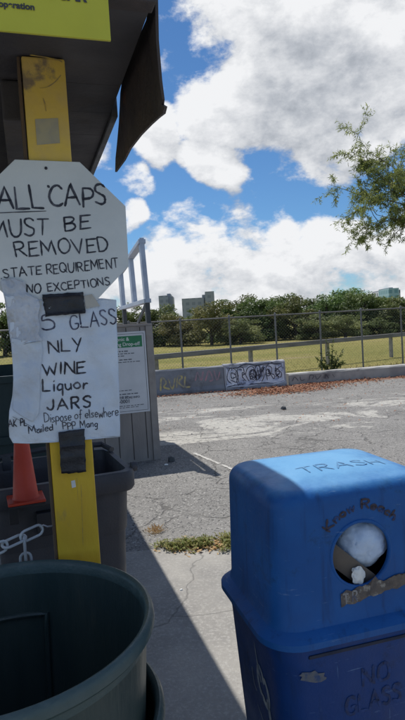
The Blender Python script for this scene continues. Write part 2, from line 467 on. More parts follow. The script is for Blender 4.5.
def grass_mat():
    m, nt, N, bs, tc = new_mat('dry_grass')
    vs = N('ShaderNodeMapping', {'Vector': tc, 'Scale': (.35, 1, 1)}).outputs[0]
    a = mixc(N, sstep(N, noise(N, vs, .16, 6, .6), .35, .65), (.20, .195, .058), (.30, .26, .095))
    a = mixc(N, sstep(N, noise(N, tc, 3.5, 6, .7), .45, .75), a, (.14, .15, .045))
    a = mixc(N, sstep(N, noise(N, vs, .33, 7, .65), .56, .66), a, (.29, .24, .13))
    nt.links.new(a, bs.inputs['Base Color'])
    bs.inputs['Roughness'].default_value = .95
    bs.inputs['Specular IOR Level'].default_value = .1
    bn = N('ShaderNodeBump', {'Strength': 1, 'Distance': .08, 'Height': noise(N, tc, 12, 5, .7)})
    nt.links.new(bn.outputs[0], bs.inputs['Normal'])
    return m
def leaf_mat(name, a, b, trans=.35, rough=.55):
    m, nt, N, bs, tc = new_mat(name)
    at = N('ShaderNodeAttribute', None, attribute_name='tint', attribute_type='GEOMETRY').outputs['Fac']
    oi = N('ShaderNodeObjectInfo').outputs['Random']
    col = mixc(N, at, a, b)
    hs = N('ShaderNodeHueSaturation', {'Hue': mathn(N, 'ADD', .475, mathn(N, 'MULTIPLY', oi, .04)), 'Saturation': 1.0, 'Value': mathn(N, 'ADD', .8, mathn(N, 'MULTIPLY', oi, .4)), 'Color': col})
    nt.links.new(hs.outputs[0], bs.inputs['Base Color'])
    bs.inputs['Roughness'].default_value = rough
    bs.inputs['Specular IOR Level'].default_value = .3
    tr = N('ShaderNodeBsdfTranslucent', {'Color': hs.outputs[0]})
    mx = N('ShaderNodeMixShader', {0: trans})
    nt.links.new(bs.outputs[0], mx.inputs[1]); nt.links.new(tr.outputs[0], mx.inputs[2])
    out = [n for n in nt.nodes if n.type == 'OUTPUT_MATERIAL'][0]
    nt.links.new(mx.outputs[0], out.inputs[0])
    return m
M['asphalt'] = asphalt_mat(); M['slab'] = slab_mat(); M['grass'] = grass_mat()
M['bark'] = mat('bark', (.10, .075, .055), (.05, .04, .03), 12, .9, .8, 40)
M['leaf_dark'] = leaf_mat('leaf_dark', (.050, .085, .024), (.18, .245, .075))
M['leaf_mid'] = leaf_mat('leaf_mid', (.07, .10, .032), (.215, .235, .08))
M['leaf_pale'] = leaf_mat('leaf_pale', (.12, .14, .045), (.29, .29, .115))
M['leaf_fine'] = leaf_mat('leaf_fine', (.13, .165, .045), (.30, .31, .10), .55)
M['weed'] = leaf_mat('weed', (.15, .20, .05), (.36, .34, .13), .35)
M['litter_leaf'] = leaf_mat('litter_leaf', (.20, .075, .04), (.42, .24, .13), .1, .8)
M['straw'] = leaf_mat('straw', (.40, .24, .10), (.55, .42, .22), .2, .8)
M['yellow'] = mat('yellow_paint', (.80, .52, .03), (.70, .43, .03), 9, .55, .35, 30, c=(.36, .25, .11), cscale=6, clo=.60, chi=.70, stretch=(1, 1, .35))
M['yellow_faded'] = mat('faded_yellow_paint', (.72, .50, .15), (.80, .55, .10), 11, .7, .3, 30, c=(.30, .22, .13), cscale=7, clo=.58, chi=.68)
M['scratch'] = mat('faint_scratch', (.36, .26, .12), (.60, .42, .10), 60, .7, lo=.4, hi=.6)
M['post_wood'] = mat('bare_brown_timber', (.15, .095, .055), (.09, .06, .035), 10, .85, .5, 40, stretch=(3, 3, .3))
M['soffit'] = mat('dark_soffit', (.085, .080, .086), (.058, .055, .062), 3, .7, .3, 25, c=(.075, .062, .055), cscale=2.2, clo=.56, chi=.7)
M['fascia'] = mat('dark_brown_fascia', (.075, .060, .058), (.05, .042, .045), 6, .6, .4, 30, c=(.19, .075, .04), cscale=5, clo=.54, chi=.68)
M['trim'] = mat('grey_trim', (.16, .165, .18), (.10, .105, .115), 8, .6, .2, 30)
M['roof_top'] = mat('roof_sheet', (.2, .19, .18), (.14, .13, .125), 4, .6, .2, 20)
M['sign_yellow'] = mat('sign_yellow', (.62, .60, .05), (.56, .54, .045), 5, .45, .05, 20)
M['sign_ink'] = mat('sign_ink', (.06, .06, .07), (.045, .045, .055), 8, .5)
M['octagon'] = mat('white_board', (.72, .735, .73), (.62, .635, .63), 4, .5, .12, 40, c=(.5, .48, .4), cscale=5, clo=.6, chi=.75)
M['ink'] = mat('marker_ink', (.022, .022, .036), (.15, .15, .18), 34, .5, lo=.45, hi=.75)
M['ink_thin'] = mat('faded_marker_ink', (.03, .032, .07), (.16, .17, .24), 55, .5, lo=.4, hi=.72)
M['tape'] = mat('black_tape', (.018, .019, .024), (.03, .03, .038), 20, .42, .5, 50)
M['metal'] = mat('nail', (.35, .35, .36), (.2, .2, .2), 20, .45, metal=.8)
M['chain'] = mat('white_plastic_chain', (.52, .55, .58), (.38, .40, .43), 12, .45, .1, 60)
M['cone'] = mat('red_cone', (.52, .048, .018), (.42, .036, .015), 6, .55, .1, 30, c=(.3, .05, .03), cscale=6)
M['bin_char'] = mat('charcoal_plastic', (.058, .058, .068), (.047, .047, .056), 5, .55, .15, 120, c=(.10, .095, .095), cscale=3.5, clo=.6, chi=.75)
M['bin_dark'] = mat('dark_recess_plastic', (.016, .016, .02), (.022, .022, .028), 5, .6)
M['barrel'] = mat('dark_green_plastic', (.026, .048, .048), (.042, .066, .062), 5, .46, .2, 60, c=(.085, .095, .075), cscale=4.5, clo=.56, chi=.75, stretch=(1.6, 1.6, .22), lo=.3, hi=.7)
M['dumpster'] = mat('dumpster_paint', (.012, .03, .036), (.016, .036, .042), 4, .5, .15, 30, c=(.05, .04, .032), cscale=5, clo=.62, chi=.7)
def blue_mat(name, a, b, c, ztop=None):
    m, nt, N, bs, tc = new_mat(name)
    col = mixc(N, sstep(N, noise(N, tc, 5, 6, .6), .3, .7), a, b)
    col = mixc(N, mathn(N, 'MULTIPLY', sstep(N, noise(N, tc, 3, 8, .7), .52, .7), .6), col, c)
    vs = N('ShaderNodeMapping', {'Vector': tc, 'Scale': (22, 22, 1.6)}).outputs[0]
    col = mixc(N, mathn(N, 'MULTIPLY', sstep(N, noise(N, vs, 1.5, 5, .6), .52, .72), .55), col, (.008, .032, .11))
    sc = N('ShaderNodeMapping', {'Vector': tc, 'Scale': (3, 3, 30), 'Rotation': (0.2, .3, .5)}).outputs[0]
    col = mixc(N, sstep(N, noise(N, sc, 4, 4, .7), .64, .72, 0, .5), col, (.16, .26, .44))
    v3 = N('ShaderNodeMapping', {'Vector': tc, 'Scale': (40, 40, 3), 'Rotation': (.5, -.4, .2)}).outputs[0]
    col = mixc(N, sstep(N, noise(N, v3, 3, 3, .6), .70, .74, 0, .45), col, (.10, .20, .40))
    gm = mathn(N, 'MULTIPLY', sstep(N, noise(N, tc, 6, 9, .75), .54, .66), .75)
    col = mixc(N, gm, col, tuple(x*.42 for x in a))
    col = mixc(N, sstep(N, noise(N, tc, 23, 8, .8), .66, .71, 0, .6), col, (.09, .12, .17))
    if ztop:                                           # upward side painted lighter for sunlight and sky reflection, with some bleaching
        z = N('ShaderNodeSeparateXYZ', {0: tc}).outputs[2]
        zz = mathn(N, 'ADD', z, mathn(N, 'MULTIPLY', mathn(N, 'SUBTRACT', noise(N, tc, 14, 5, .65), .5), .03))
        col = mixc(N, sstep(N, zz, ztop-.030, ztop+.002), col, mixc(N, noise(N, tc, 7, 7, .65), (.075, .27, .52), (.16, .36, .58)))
    nt.links.new(col, bs.inputs['Base Color'])
    nt.links.new(sstep(N, noise(N, tc, 9, 5), .3, .7, .38, .6), bs.inputs['Roughness'])
    bs.inputs['Specular IOR Level'].default_value = .32
    bn = N('ShaderNodeBump', {'Strength': .15, 'Distance': .004, 'Height': noise(N, tc, 150, 4, .6)})
    nt.links.new(bn.outputs[0], bs.inputs['Normal'])
    return m
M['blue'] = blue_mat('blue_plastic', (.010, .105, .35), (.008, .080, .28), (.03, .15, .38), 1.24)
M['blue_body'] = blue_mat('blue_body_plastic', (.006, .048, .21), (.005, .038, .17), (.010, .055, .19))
M['blue_dark'] = mat('dark_blue_gap', (.006, .016, .05), None, 8, .6)
M['emboss'] = mat('worn_dark_blue', (.07, .20, .38), (.10, .28, .50), 45, .6, lo=.4, hi=.6)
M['scrawl'] = mat('brown_scrawl', (.05, .04, .055), (.015, .075, .26), 70, .8, lo=.5, hi=.72)
M['decal'] = mat('torn_brown_sticker', (.17, .135, .11), (.10, .085, .08), 45, .85, .7, 70, c=(.33, .30, .26), cscale=40, clo=.55, chi=.65)
M['stencil'] = mat('faded_stencil', (.010, .026, .095), (.007, .046, .20), 60, .7, lo=.4, hi=.7)
M['stencil_pale'] = mat('pale_stencil', (.34, .37, .42), (.16, .21, .31), 40, .7, lo=.35, hi=.7)
M['bag'] = mat('white_bag_plastic', (.66, .76, .90), (.48, .60, .80), 9, .3, .5, 14)
M['cardboard'] = mat('cardboard', (.15, .125, .105), (.11, .09, .075), 8, .8, .2, 30)
M['liner'] = mat('black_liner', (.012, .012, .014), (.02, .02, .022), 8, .35, .6, 20)
M['cup'] = mat('white_paper', (.78, .78, .76), (.7, .7, .68), 20, .6)
M['siding'] = mat('taupe_siding', (.30, .272, .262), (.255, .23, .222), 7, .75, .25, 60, c=(.29, .26, .24), cscale=3, stretch=(1, 1, .3), clo=.58, chi=.72)
M['siding_trim'] = mat('taupe_trim', (.33, .30, .285), (.28, .25, .24), 7, .75, .2, 50)
M['groove'] = mat('siding_groove', (.06, .052, .05), None, 8, .9)
M['frame'] = mat('pale_galvanised', (.46, .51, .60), (.36, .41, .50), 6, .5, .1, 30)
M['bracket'] = mat('dark_steel', (.07, .075, .085), (.05, .055, .06), 8, .6)
M['notice'] = mat('notice_white', (.66, .67, .72), (.60, .61, .66), 4, .45)
M['notice_green'] = mat('notice_green', (.02, .21, .09), (.018, .18, .08), 6, .45)
M['notice_text'] = mat('notice_text', (.10, .11, .14), (.14, .15, .18), 30, .6)
M['notice_white_text'] = mat('notice_pale_text', (.75, .78, .76), None, 10, .6)
M['barrier'] = mat('grey_barrier_paint', (.235, .245, .27), (.19, .20, .225), 3, .85, .4, 30, c=(.13, .13, .14), cscale=2.2, clo=.52, chi=.68)
M['barrier_white'] = mat('whitish_barrier', (.38, .39, .43), (.30, .31, .35), 5, .85, .4, 30, c=(.12, .12, .15), cscale=4, clo=.55, chi=.65)
M['kerb'] = mat('kerb_concrete', (.42, .41, .385), (.30, .295, .285), 3, .88, .5, 40, c=(.17, .165, .16), cscale=1.7, clo=.56, chi=.7)
M['spray_black'] = mat('black_spray', (.03, .03, .05), (.09, .09, .12), 12, .7, lo=.4, hi=.75)
M['spray_white'] = mat('white_spray', (.72, .74, .80), (.34, .40, .56), 5, .7, lo=.35, hi=.65, c=(.15, .16, .20), cscale=5, clo=.55, chi=.62)
M['spray_white2'] = mat('bright_spray', (.80, .82, .86), (.60, .64, .74), 6, .7, lo=.35, hi=.7)
M['spray_yellow'] = mat('faded_yellow_spray', (.52, .43, .18), (.25, .24, .22), 9, .8, lo=.35, hi=.65)
M['spray_pink'] = mat('faded_pink_spray', (.44, .24, .28), (.25, .22, .25), 9, .8, lo=.35, hi=.65)
M['galv'] = mat('galvanised_pipe', (.20, .195, .19), (.14, .135, .13), 6, .55, .1, 40, metal=.25)
M['rail'] = mat('weathered_rail', (.25, .235, .22), (.15, .14, .13), 3, .75, .3, 30, stretch=(.4, 3, 3))
M['railpost'] = mat('weathered_post', (.36, .33, .28), (.24, .22, .19), 6, .8, .3, 30)
def mesh_mat():
    m, nt, N, bs, tc = new_mat('chain_link')
    bs.inputs['Base Color'].default_value = (.20, .20, .20, 1)
    bs.inputs['Metallic'].default_value = .3; bs.inputs['Roughness'].default_value = .6
    return m
M['wire'] = mesh_mat()
def tower_mat(name, wall, glass, sx, sz, fw=.55, fh=.5):
    m, nt, N, bs, tc = new_mat(name)
    s = N('ShaderNodeSeparateXYZ', {0: tc})
    u = mathn(N, 'FRACT', mathn(N, 'MULTIPLY', mathn(N, 'ADD', s.outputs[0], s.outputs[1]), 1/sx))
    w = mathn(N, 'FRACT', mathn(N, 'MULTIPLY', s.outputs[2], 1/sz))
    mk = mathn(N, 'MULTIPLY', mathn(N, 'LESS_THAN', u, fw), mathn(N, 'LESS_THAN', w, fh))
    col = mixc(N, mk, mixc(N, noise(N, tc, .08, 3), wall, tuple(x*.85 for x in wall)), glass)
    nt.links.new(col, bs.inputs['Base Color'])
    bs.inputs['Roughness'].default_value = .6
    return m
M['tower'] = tower_mat('grey_tower_wall', (.31, .335, .375), (.20, .225, .26), 3.2, 3.1)
M['tower_cap'] = mat('tower_cap', (.29, .31, .345), (.25, .27, .30), .2, .7)
M['white_tower'] = tower_mat('white_tower_wall', (.62, .64, .66), (.14, .18, .22), 4.0, 3.2)
M['teal_tower'] = tower_mat('teal_tower_wall', (.30, .46, .50), (.14, .28, .33), 3.0, 3.2, .6, .6)

# ================================================================== SETTING
def sheet(name, x0, x1, y0, y1, z, m, k='structure', nx=1, ny=1):
    b = MB()
    g = [[b.v((x0+(x1-x0)*i/nx, y0+(y1-y0)*j/ny, z)) for i in range(nx+1)] for j in range(ny+1)]
    for j in range(ny):
        for i in range(nx): b._f([g[j][i], g[j][i+1], g[j+1][i+1], g[j+1][i]])
    return kind(b.build(name, m), k)
sheet('grass_field', -900, 900, -300, 1500, -.012, M['grass'])
b = MB(); b.poly([(-40, -14, 0), (40, -14, 0), (40, 14.1+.19*37.9, 0), (2, 13.85, 0), (-1.2, 13.3, 0), (-40, 9.5, 0)])
kind(b.build('asphalt_lot', M['asphalt']), 'structure')
# concrete pavement with a slightly ragged far edge
b = MB(); pts = []
for i in range(61):
    x = -6+9.2*i/60
    pts.append((x, 3.97+.012*math.sin(x*9)+rnd.uniform(-.012, .012), .006))
b.poly([(-6, -4, .006), (3.2, -4, .006)]+list(reversed(pts)))
kind(b.build('concrete_pavement', M['slab']), 'structure')

b = MB(); p0, p1 = gp(193, 453), gp(236, 471); n_ = Vector((-(p1.y-p0.y), p1.x-p0.x, 0)).normalized(); prev = None
for k in range(41):
    q = p0.lerp(p1, k/40); w = .030*(.75+.3*math.sin(k*.9)*math.cos(k*.37))
    cur = (b.v((q.x+n_.x*w, q.y+n_.y*w, .0045)), b.v((q.x-n_.x*w*.8, q.y-n_.y*w*.8, .0045)))
    if prev and k not in (27, 28): b._f([prev[0], prev[1], cur[1], cur[0]])
    prev = cur
kind(b.build('painted_line', mat('old_line_paint', (.50, .49, .46), (.30, .29, .275), 30, .9)), 'structure')

# ------------------------------------------------------------------ canopy (K frame: s to the right, t away, h up)
H = 2.30; SE = .31
can = thing('canopy_roof', 'dark flat canopy roof overhead with a torn rusty edge board', 'roof', (-.8, 3.0, 0), YAW)
b = MB()
for k in range(26):                                # soffit boards with narrow gaps
    t0 = 1.24+k*.21
    b.box(-3.6, SE, t0, t0+.2085, H+rnd.uniform(0, .002), H+.02)
b.box(-3.6, SE, 1.24, 6.7, H+.022, H+.05)
b.build('soffit', M['soffit'], can)
b = MB(); b.box(-3.7, SE+.05, 1.14, 6.8, H+.16, H+.2); b.build('roof_sheet', M['roof_top'], can)
b = MB(); b.box(-3.6, SE, 1.19, 1.236, H-.02, H+.158, .004); b.build('front_fascia', M['fascia'], can)
b = MB(); b.box(SE+.002, SE+.022, 1.86, 6.7, H-.012, H+.158, .003); b.build('edge_trim', M['trim'], can)
b = MB()
for s0 in (-.02, -1.65, -3.3): b.box(s0, s0+.11, 1.66, 6.6, H-.11, H-.002, .006)
b.build('beam', M['soffit'], can)
# torn fascia: thin bent sheet hanging along the right edge
def fascia():
    b = MB()
    top = [(1.215, 2.36), (1.45, 2.36), (1.62, 2.355), (1.80, 2.335)]
    outl = [on_s(157, -14, .335), on_s(157.5, 40, .335), on_s(157, 80, .335), on_s(156, 99, .335), on_s(154.5, 104, .335), on_s(157, 106, .335), on_s(154, 113, .335), on_s(149, 117, .335), on_s(143, 124, .335), on_s(136, 135, .335), on_s(127, 148, .335), on_s(119, 160, .335), on_s(113, 172, .335),
            on_s(114, 158, .335), on_s(115.5, 142, .335), on_s(117, 122, .335), on_s(118, 108, .335), on_s(119.5, 93, .335), on_s(125, 72, .335), on_s(135, 44, .335), on_s(144, 20, .335), on_s(151, -2, .335)]
    def P(t, h, o):
        curl = .018*max(0, (2.27-h)/.14)**2 + .006*math.sin(t*14)
        return (.335+o+curl, t, h)
    f = b.poly([P(t, h, 0) for t, h in outl])
    ex = bmesh.ops.extrude_face_region(b.bm, geom=[f])
    for q in ex['geom']:
        if isinstance(q, bmesh.types.BMVert): q.co.x += .007
    bmesh.ops.triangulate(b.bm, faces=[f for f in b.bm.faces if len(f.verts) > 4])
    return b.build('torn_fascia', M['fascia'], can)
fascia()

# ------------------------------------------------------------------ yellow post
TF = 1.512
post = thing('yellow_post', 'square timber post painted yellow, holding up the canopy behind the octagonal sign', 'post', (.085, TF+.05, 0), YAW)
b = MB(); b.box(.036, .1425, TF, TF+.115, 1.80, H-.003, .005)
b.build('shaft_top', M['yellow_faded'], post)
b = MB(); b.box(.033, .1425, TF, TF+.115, 0.008, 1.80, .005)
b.build('shaft', M['yellow'], post)
b = MB()
for z0, z1 in ((.008, .7), (.702, 1.4), (1.402, H-.004)):
    b.box(.0255, .0325, TF+.003, TF+.117, z0, z1, .002)
b.build('side_board', M['post_wood'], post)
def tplane(t):
    return lambda x, y: (x, t, y)
# pale label residue, scrape marks on the upper post
b = MB()
q = [on_t(u, v, TF-.0012) for u, v in ((35, 119), (58, 118), (60, 143), (37, 145))]
b.poly([(s, TF-.0012, h) for s, h in q])
b.build('label_residue', mat('label_residue', (.40, .36, .28), (.47, .41, .27), 30, .8), post)
for pl, w in (([(40, 88), (47, 87), (55, 82), (61, 75)], .0025), ([(43, 98), (45, 104), (46, 111)], .003), ([(30, 55), (44, 57), (58, 60), (62, 62)], .003), ([(81, 485), (82, 510), (83, 545)], .0012), ([(77, 478), (78, 500)], .001)):
    b = MB(); b.ribbon(smooth2([on_t(u, v, TF-.0011) for u, v in pl]), w, tplane(TF-.0011))
    b.build('scratch', M['scratch'], post)
b = MB(); q = [on_t(u, v, TF-.0012) for u, v in ((71, 481), (75, 480), (76, 487), (72, 488))]
b.poly([(s, TF-.0012, h) for s, h in q]); b.build('paint_chip', M['cup'], post)

# ------------------------------------------------------------------ yellow sign hanging at the canopy front
TS = 1.15
ys = thing('hanging_sign', 'yellow rectangular sign fixed to the front of the dark canopy, top left', 'sign', (0, TS+.02, 2.165), YAW)
sR, hB = on_t(111, 40.5, TS)
W_, H_ = .62, .36
b = MB(); b.box(sR-W_, sR, TS, TS+.006, hB, hB+H_, .001); b.build('panel', M['sign_yellow'], ys)
px = 1.17/FPX
base = on_t(48, 16, TS-.001)
printed('lettering', 'IN THE CAR', .030, lambda x, y: (sR-.044+x*.92, TS-.0015, hB+.069+y*1.5), M['sign_ink'], ys, 'RIGHT', .0012)
printed('lettering', 'Thank you for your cooperation', .0165, lambda x, y: (sR-.142+x, TS-.0015, hB+.043+y), M['sign_ink'], ys, 'RIGHT', .0006)

# ------------------------------------------------------------------ octagon board
TO = TF-.012
oc = thing('octagonal_sign', 'white octagonal board hand lettered about removing all caps', 'sign', (.075, TO, 1.66), YAW)
cx_, hz_ = on_t(52.5, 236, TO)
hw = .1915
def octa(r):
    a = r/math.cos(PI/8)
    return [(cx_+a*math.cos(PI/8+k*PI/4-.012), hz_+a*.985*math.sin(PI/8+k*PI/4-.012)) for k in range(8)]
b = MB(); b.prism([(s, TO, h) for s, h in octa(hw)], (0, 0, 0), (0, .005, 0))
bmesh.ops.bevel(b.bm, geom=list(b.bm.edges), offset=.0008, segments=1, affect='EDGES')
b.build('board', M['octagon'], oc)
def octext(lines):
    for txt, p0, p1, cap, w, kw in lines:
        b = MB()
        hand(b, txt, on_t(*p0, TO-.0008), on_t(*p1, TO-.0008), cap*1.45/FPX, w, tplane(TO-.0008), **kw)
        b.build('lettering', M['ink'], oc)
octext([
    ('ALL', (-3, 208), (44, 207), 22, .0062, dict(gap=.16)),
    ('CAPS', (50, 207.5), (107, 205), 20, .0062, dict(gap=.12)),
    ('MUST', (-8, 236.5), (49, 234.5), 16, .0050, dict(gap=.15)),
    ('BE', (65, 230.5), (91, 228.5), 13, .0050, dict(gap=.3)),
    ('REMOVED', (16.5, 257.5), (109, 250.5), 14, .0046, dict(gap=.2)),
    ('.STATE', (1, 278.5), (42, 274), 8.5, .0034, dict(gap=.22)),
    ('REQUIREMENT', (47, 274), (119, 267.5), 9.5, .0034, dict(gap=.2)),
    ('NO', (27, 293), (41, 292.5), 8.5, .0036, dict(gap=.25)),
    ('EXCEPTIONS', (48, 291.5), (110, 285), 8, .0034, dict(gap=.2))])
b = MB()
b.ribbon(subdiv([on_t(u, v, TO-.0008) for u, v in ((-5, 213), (20, 212), (46, 211))], 4), .0028, tplane(TO-.0008))
b.ribbon([on_t(48, 186, TO-.0008), on_t(49, 187, TO-.0008)], .009, tplane(TO-.0008))
b.build('underline', M['ink'], oc)
s_, h_ = on_t(46, 168, TO-.002)
b = MB(); b.lathe([(.0005, 0), (.004, .0), (.0035, .002), (.0005, .003)], 12)
b.bm.transform(Matrix.Translation((s_, TO-.0005, h_)) @ Matrix.Rotation(PI/2, 4, 'X')); b.build('nail_head', M['ink'], oc)

# ------------------------------------------------------------------ paper notice in a crumpled sleeve
TP = TF-.004
def crumple(s, h):
    a = .0022*math.sin(s*70+h*25)+.0018*math.sin(h*85-s*30)
    e = max(0, .02-s)/.06                    # left part billows forward
    a += .0045*max(0, 1-abs(mno.noise(Vector((s*26, h*17, 1.7))))*2.2)
    return a + .010*e*(1+.5*math.sin(h*60))
def ptop(s, h, o=0.0): return (s, TP-.004-crumple(s, h)-o, h)
nb = thing('paper_notice', 'crumpled hand lettered paper about glass, wine and liquor jars, taped to yellow post', 'notice', (.08, TP, 1.3), YAW)
out_px = [(5.5, 296), (20, 297), (40, 299), (60, 299), (80, 299), (100, 298.5), (115.8, 299), (116.8, 330), (118, 365), (119, 400), (120, 436.5),
          (100, 438.5), (80, 440.5), (60, 442), (40, 442.5), (13.5, 443), (9.5, 436), (9, 424), (9.5, 410), (12.5, 395), (14, 378), (12.5, 360), (11, 340), (9, 318)]
def inside(p, P):
    r = False; j = len(P)-1
    for i in range(len(P)):
        if (P[i][1] > p[1]) != (P[j][1] > p[1]) and p[0] < (P[j][0]-P[i][0])*(p[1]-P[i][1])/(P[j][1]-P[i][1])+P[i][0]: r = not r
        j = i
    return r
def paper(name, outline, m, fn, parent, nu=60, nv=70, thick=.0012):
    """sheet whose outline is given at its real place; rows run between the left and right borders"""
    P = [on_t(u, v, TP) for u, v in outline]
    hs = [p[1] for p in P]; h0, h1 = min(hs)+1e-4, max(hs)-1e-4
    b = MB(); rows = []
    for j in range(nv+1):
        h = h0+(h1-h0)*j/nv; xs = []
        for (a, c) in zip(P, P[1:]+P[:1]):
            if (a[1] > h) != (c[1] > h): xs.append(a[0]+(c[0]-a[0])*(h-a[1])/(c[1]-a[1]))
        x0, x1 = min(xs), max(xs)
        rows.append([b.v(fn(x0+(x1-x0)*i/nu, h)) for i in range(nu+1)])
    for a, c in zip(rows[:-1], rows[1:]):
        for i in range(nu): b._f([a[i], a[i+1], c[i+1], c[i]])
    o = b.build(name, m, parent, smooth=True)
    md = o.modifiers.new('thickness', 'SOLIDIFY'); md.thickness = thick; md.offset = 0
    return o
M['paper'] = mat('damp_paper', (.74, .79, .87), (.64, .70, .80), 7, .5, .8, 16, c=(.58, .57, .55), cscale=8, clo=.58, chi=.78)
M['film'] = mat('paper_film', (.70, .75, .82), (.58, .63, .72), 9, .45, .7, 24, c=(.5, .48, .44), cscale=8, clo=.6, chi=.78)
M['sleeve'] = mat('cloudy_sleeve', (.66, .68, .74), (.50, .53, .60), 14, .38, .9, 22, c=(.42, .39, .35), cscale=12, clo=.55, chi=.75)
paper('sheet', out_px, M['paper'], lambda s, h: ptop(s, h), nb)
def fold(s, h, f):
    return 1-abs(mno.noise(Vector((s*f, h*f*.7, 3.1))))*2
def slv(s, h): return (s, TO-.0035-.007*max(0, fold(s, h, 42))-.003*fold(s, h, 95), h)
def slv2(s, h): return (s, TP-.0062-crumple(s, h)-.0028*max(0, fold(s, h, 38)), h)
paper('torn_sleeve', [(1, 283), (3, 279), (12, 278.5), (20, 281), (25, 282), (26, 292), (31, 296), (38, 299), (40, 306), (38, 316), (40, 326), (38, 334), (43, 341), (34, 341), (22, 345), (11, 343), (8, 325), (5, 300)], M['sleeve'], slv, nb, 40, 44, .0006)
paper('peeled_film', [(11.5, 338), (28, 340), (41, 339), (43, 352), (40, 372), (40, 396), (39, 413), (33, 421), (24, 416), (13, 408), (13.5, 378)], M['film'], slv2, nb, 30, 40, .0004)
for txt, p0, p1, cap, w, kw, mm in [
    ('5', (42, 330), (55, 329), 16, .0044, dict(), 'ink_thin'),
    ('GLASS', (70, 329), (116.5, 324.5), 14.5, .0040, dict(gap=.22), 'ink_thin'),
    ('NLY', (49, 353.5), (82, 350.5), 13, .0044, dict(gap=.2), 'ink'),
    ('WINE', (44, 375.5), (85, 372), 11.5, .0050, dict(gap=.2), 'ink'),
    ('Liquor', (43, 391), (87, 388), 12.5, .0048, dict(gap=.22), 'ink'),
    ('JARS', (47, 410), (90, 406), 11, .0054, dict(gap=.3), 'ink'),
    ('Dispose of elsewhere', (44.5, 422), (118, 415), 9.5, .0022, dict(gap=.14, space=.4), 'ink'),
    ('PPP Mang', (63, 429), (97, 426), 7, .0024, dict(gap=.2), 'ink'),
    ('Mailed', (29, 433), (53, 430), 7, .0026, dict(gap=.14), 'ink'),
    ('AK PL', (9, 426), (27, 424.5), 7, .0026, dict(gap=.2), 'ink')]:
    b = MB(); hand(b, txt, on_t(*p0, TP), on_t(*p1, TP), cap*1.45/FPX, w, lambda x, y: ptop(x, y, .0016), **kw)
    b.build('lettering', M[mm], nb)
b = MB(); b.ribbon(subdiv([on_t(u, v, TP) for u, v in ((13, 415), (22, 420), (34, 427), (41, 431))], 4), .0012, lambda x, y: ptop(x, y, .0055))
b.build('tear_line', M['ink'], nb)

def tape(label, quad, t, folds):
    P = [Vector(on_t(u, v, t)) for u, v in quad]      # tl tr br bl
    b = MB(); nu, nv = 10, 14; rows = []
    for j in range(nv+1):
        r = []
        for i in range(nu+1):
            x, y = i/nu, j/nv
            p = (P[0]*(1-x)+P[1]*x)*(1-y)+(P[3]*(1-x)+P[2]*x)*y
            jag = (rnd.random()-.5)*.0022 if i in (0, nu) or j in (0, nv) else 0
            bump = sum(.004*math.exp(-((y-f)/.05)**2) for f in folds)
            r.append(b.v((p.x+jag, t-bump-.0008*math.sin(x*9+y*5), p.y+jag)))
        rows.append(r)
    for a, c in zip(rows[:-1], rows[1:]):
        for i in range(nu): b._f([a[i], a[i+1], c[i+1], c[i]])
    o = b.build('tape_strip', M['tape'], None, smooth=True)
    md = o.modifiers.new('thickness', 'SOLIDIFY'); md.thickness = .0008; md.offset = 0
    o.rotation_euler = (0, 0, YAW)
    return tag(o, label, 'tape')
tape('black tape strip across the lower edge of the octagonal board', [(42, 294.5), (83, 292), (85.5, 313), (45.5, 316.5)], TO-.005, (.15, .93))
tape('black folded tape fixing the bottom of the paper notice to the yellow post', [(58.5, 432), (84.5, 429), (86, 472), (61, 474)], TP-.014, (.35, .62))
# yellowed tape end
b = MB(); q = [on_t(u, v, TO-.004) for u, v in ((84, 296), (92, 294), (100, 306), (86, 308))]
b.poly([(s, TO-.004, h) for s, h in q]); o = b.build('tape_remnant', mat('yellowed_tape', (.42, .38, .32), (.5, .47, .42), 20, .5)); o.rotation_euler = (0, 0, YAW)
tag(o, 'yellowed scrap of old tape beside the black strip on the octagonal board', 'tape')

# ================================================================== NEAR OBJECTS
# ------------------------------------------------------------------ two nested round bins
BC = (-.447, 1.121)
def barrel(label, h, r, bottom, sc):
    t = thing('round_bin', label, 'bin', (BC[0], BC[1], bottom), 0, 'dark green round bins')
    c = (BC[0], BC[1], 0)
    b = MB()
    b.lathe([(r*.80, bottom), (r*.93, h-.10), (r*.945, h-.03)], 72, c)                       # outside wall
    b.lathe([(r*.93, h-.03), (r*.915, h-.10), (r*.775, bottom+.03), (.001, bottom+.03)], 72, c)  # inside wall, floor
    b.lathe([(r*.80, bottom), (.001, bottom)], 72, c)
    b.build('wall', M['barrel'], t, smooth=True)
    b = MB()
    pr = [(r*.93, h-.035), (r*.935, h-.012), (r*.95, h-.003), (r*.968, h), (r*.985, h-.003), (r*.998, h-.012), (r, h-.024), (r*.985, h-.03), (r*.962, h-.032), (r*.955, h-.05), (r*.945, h-.05)]
    b.lathe(pr, 96, c); b.build('rim', M['barrel_rim'], t, smooth=True)
    # moulded panel on the inside, far left
    b = MB()
    a0, a1 = rad(88), rad(150)
    for (z0, z1, q0, q1) in ((h-.40, h-.13, a0, a1),):
        rr_ = lambda z: r*(.915-.14*((h-.10)-z)/(h-.10-bottom))
        n = 20
        ins = .014
        outer = []; 
        for k in range(n+1): outer.append((q0+(q1-q0)*k/n, z1))
        outer += [(q1, z1-(z1-z0)*k/8) for k in range(1, 9)]
        outer += [(q1-(q1-q0)*k/n, z0) for k in range(1, n+1)]
        outer += [(q0, z0+(z1-z0)*k/8) for k in range(1, 8)]
        P = [(c[0]+(rr_(z)-.006)*math.cos(a), c[1]+(rr_(z)-.006)*math.sin(a), z) for a, z in outer]
        b.tube(P, .007, 8, closed=True)
    b.build('moulded_panel', M['barrel'], t, smooth=True)
    return t
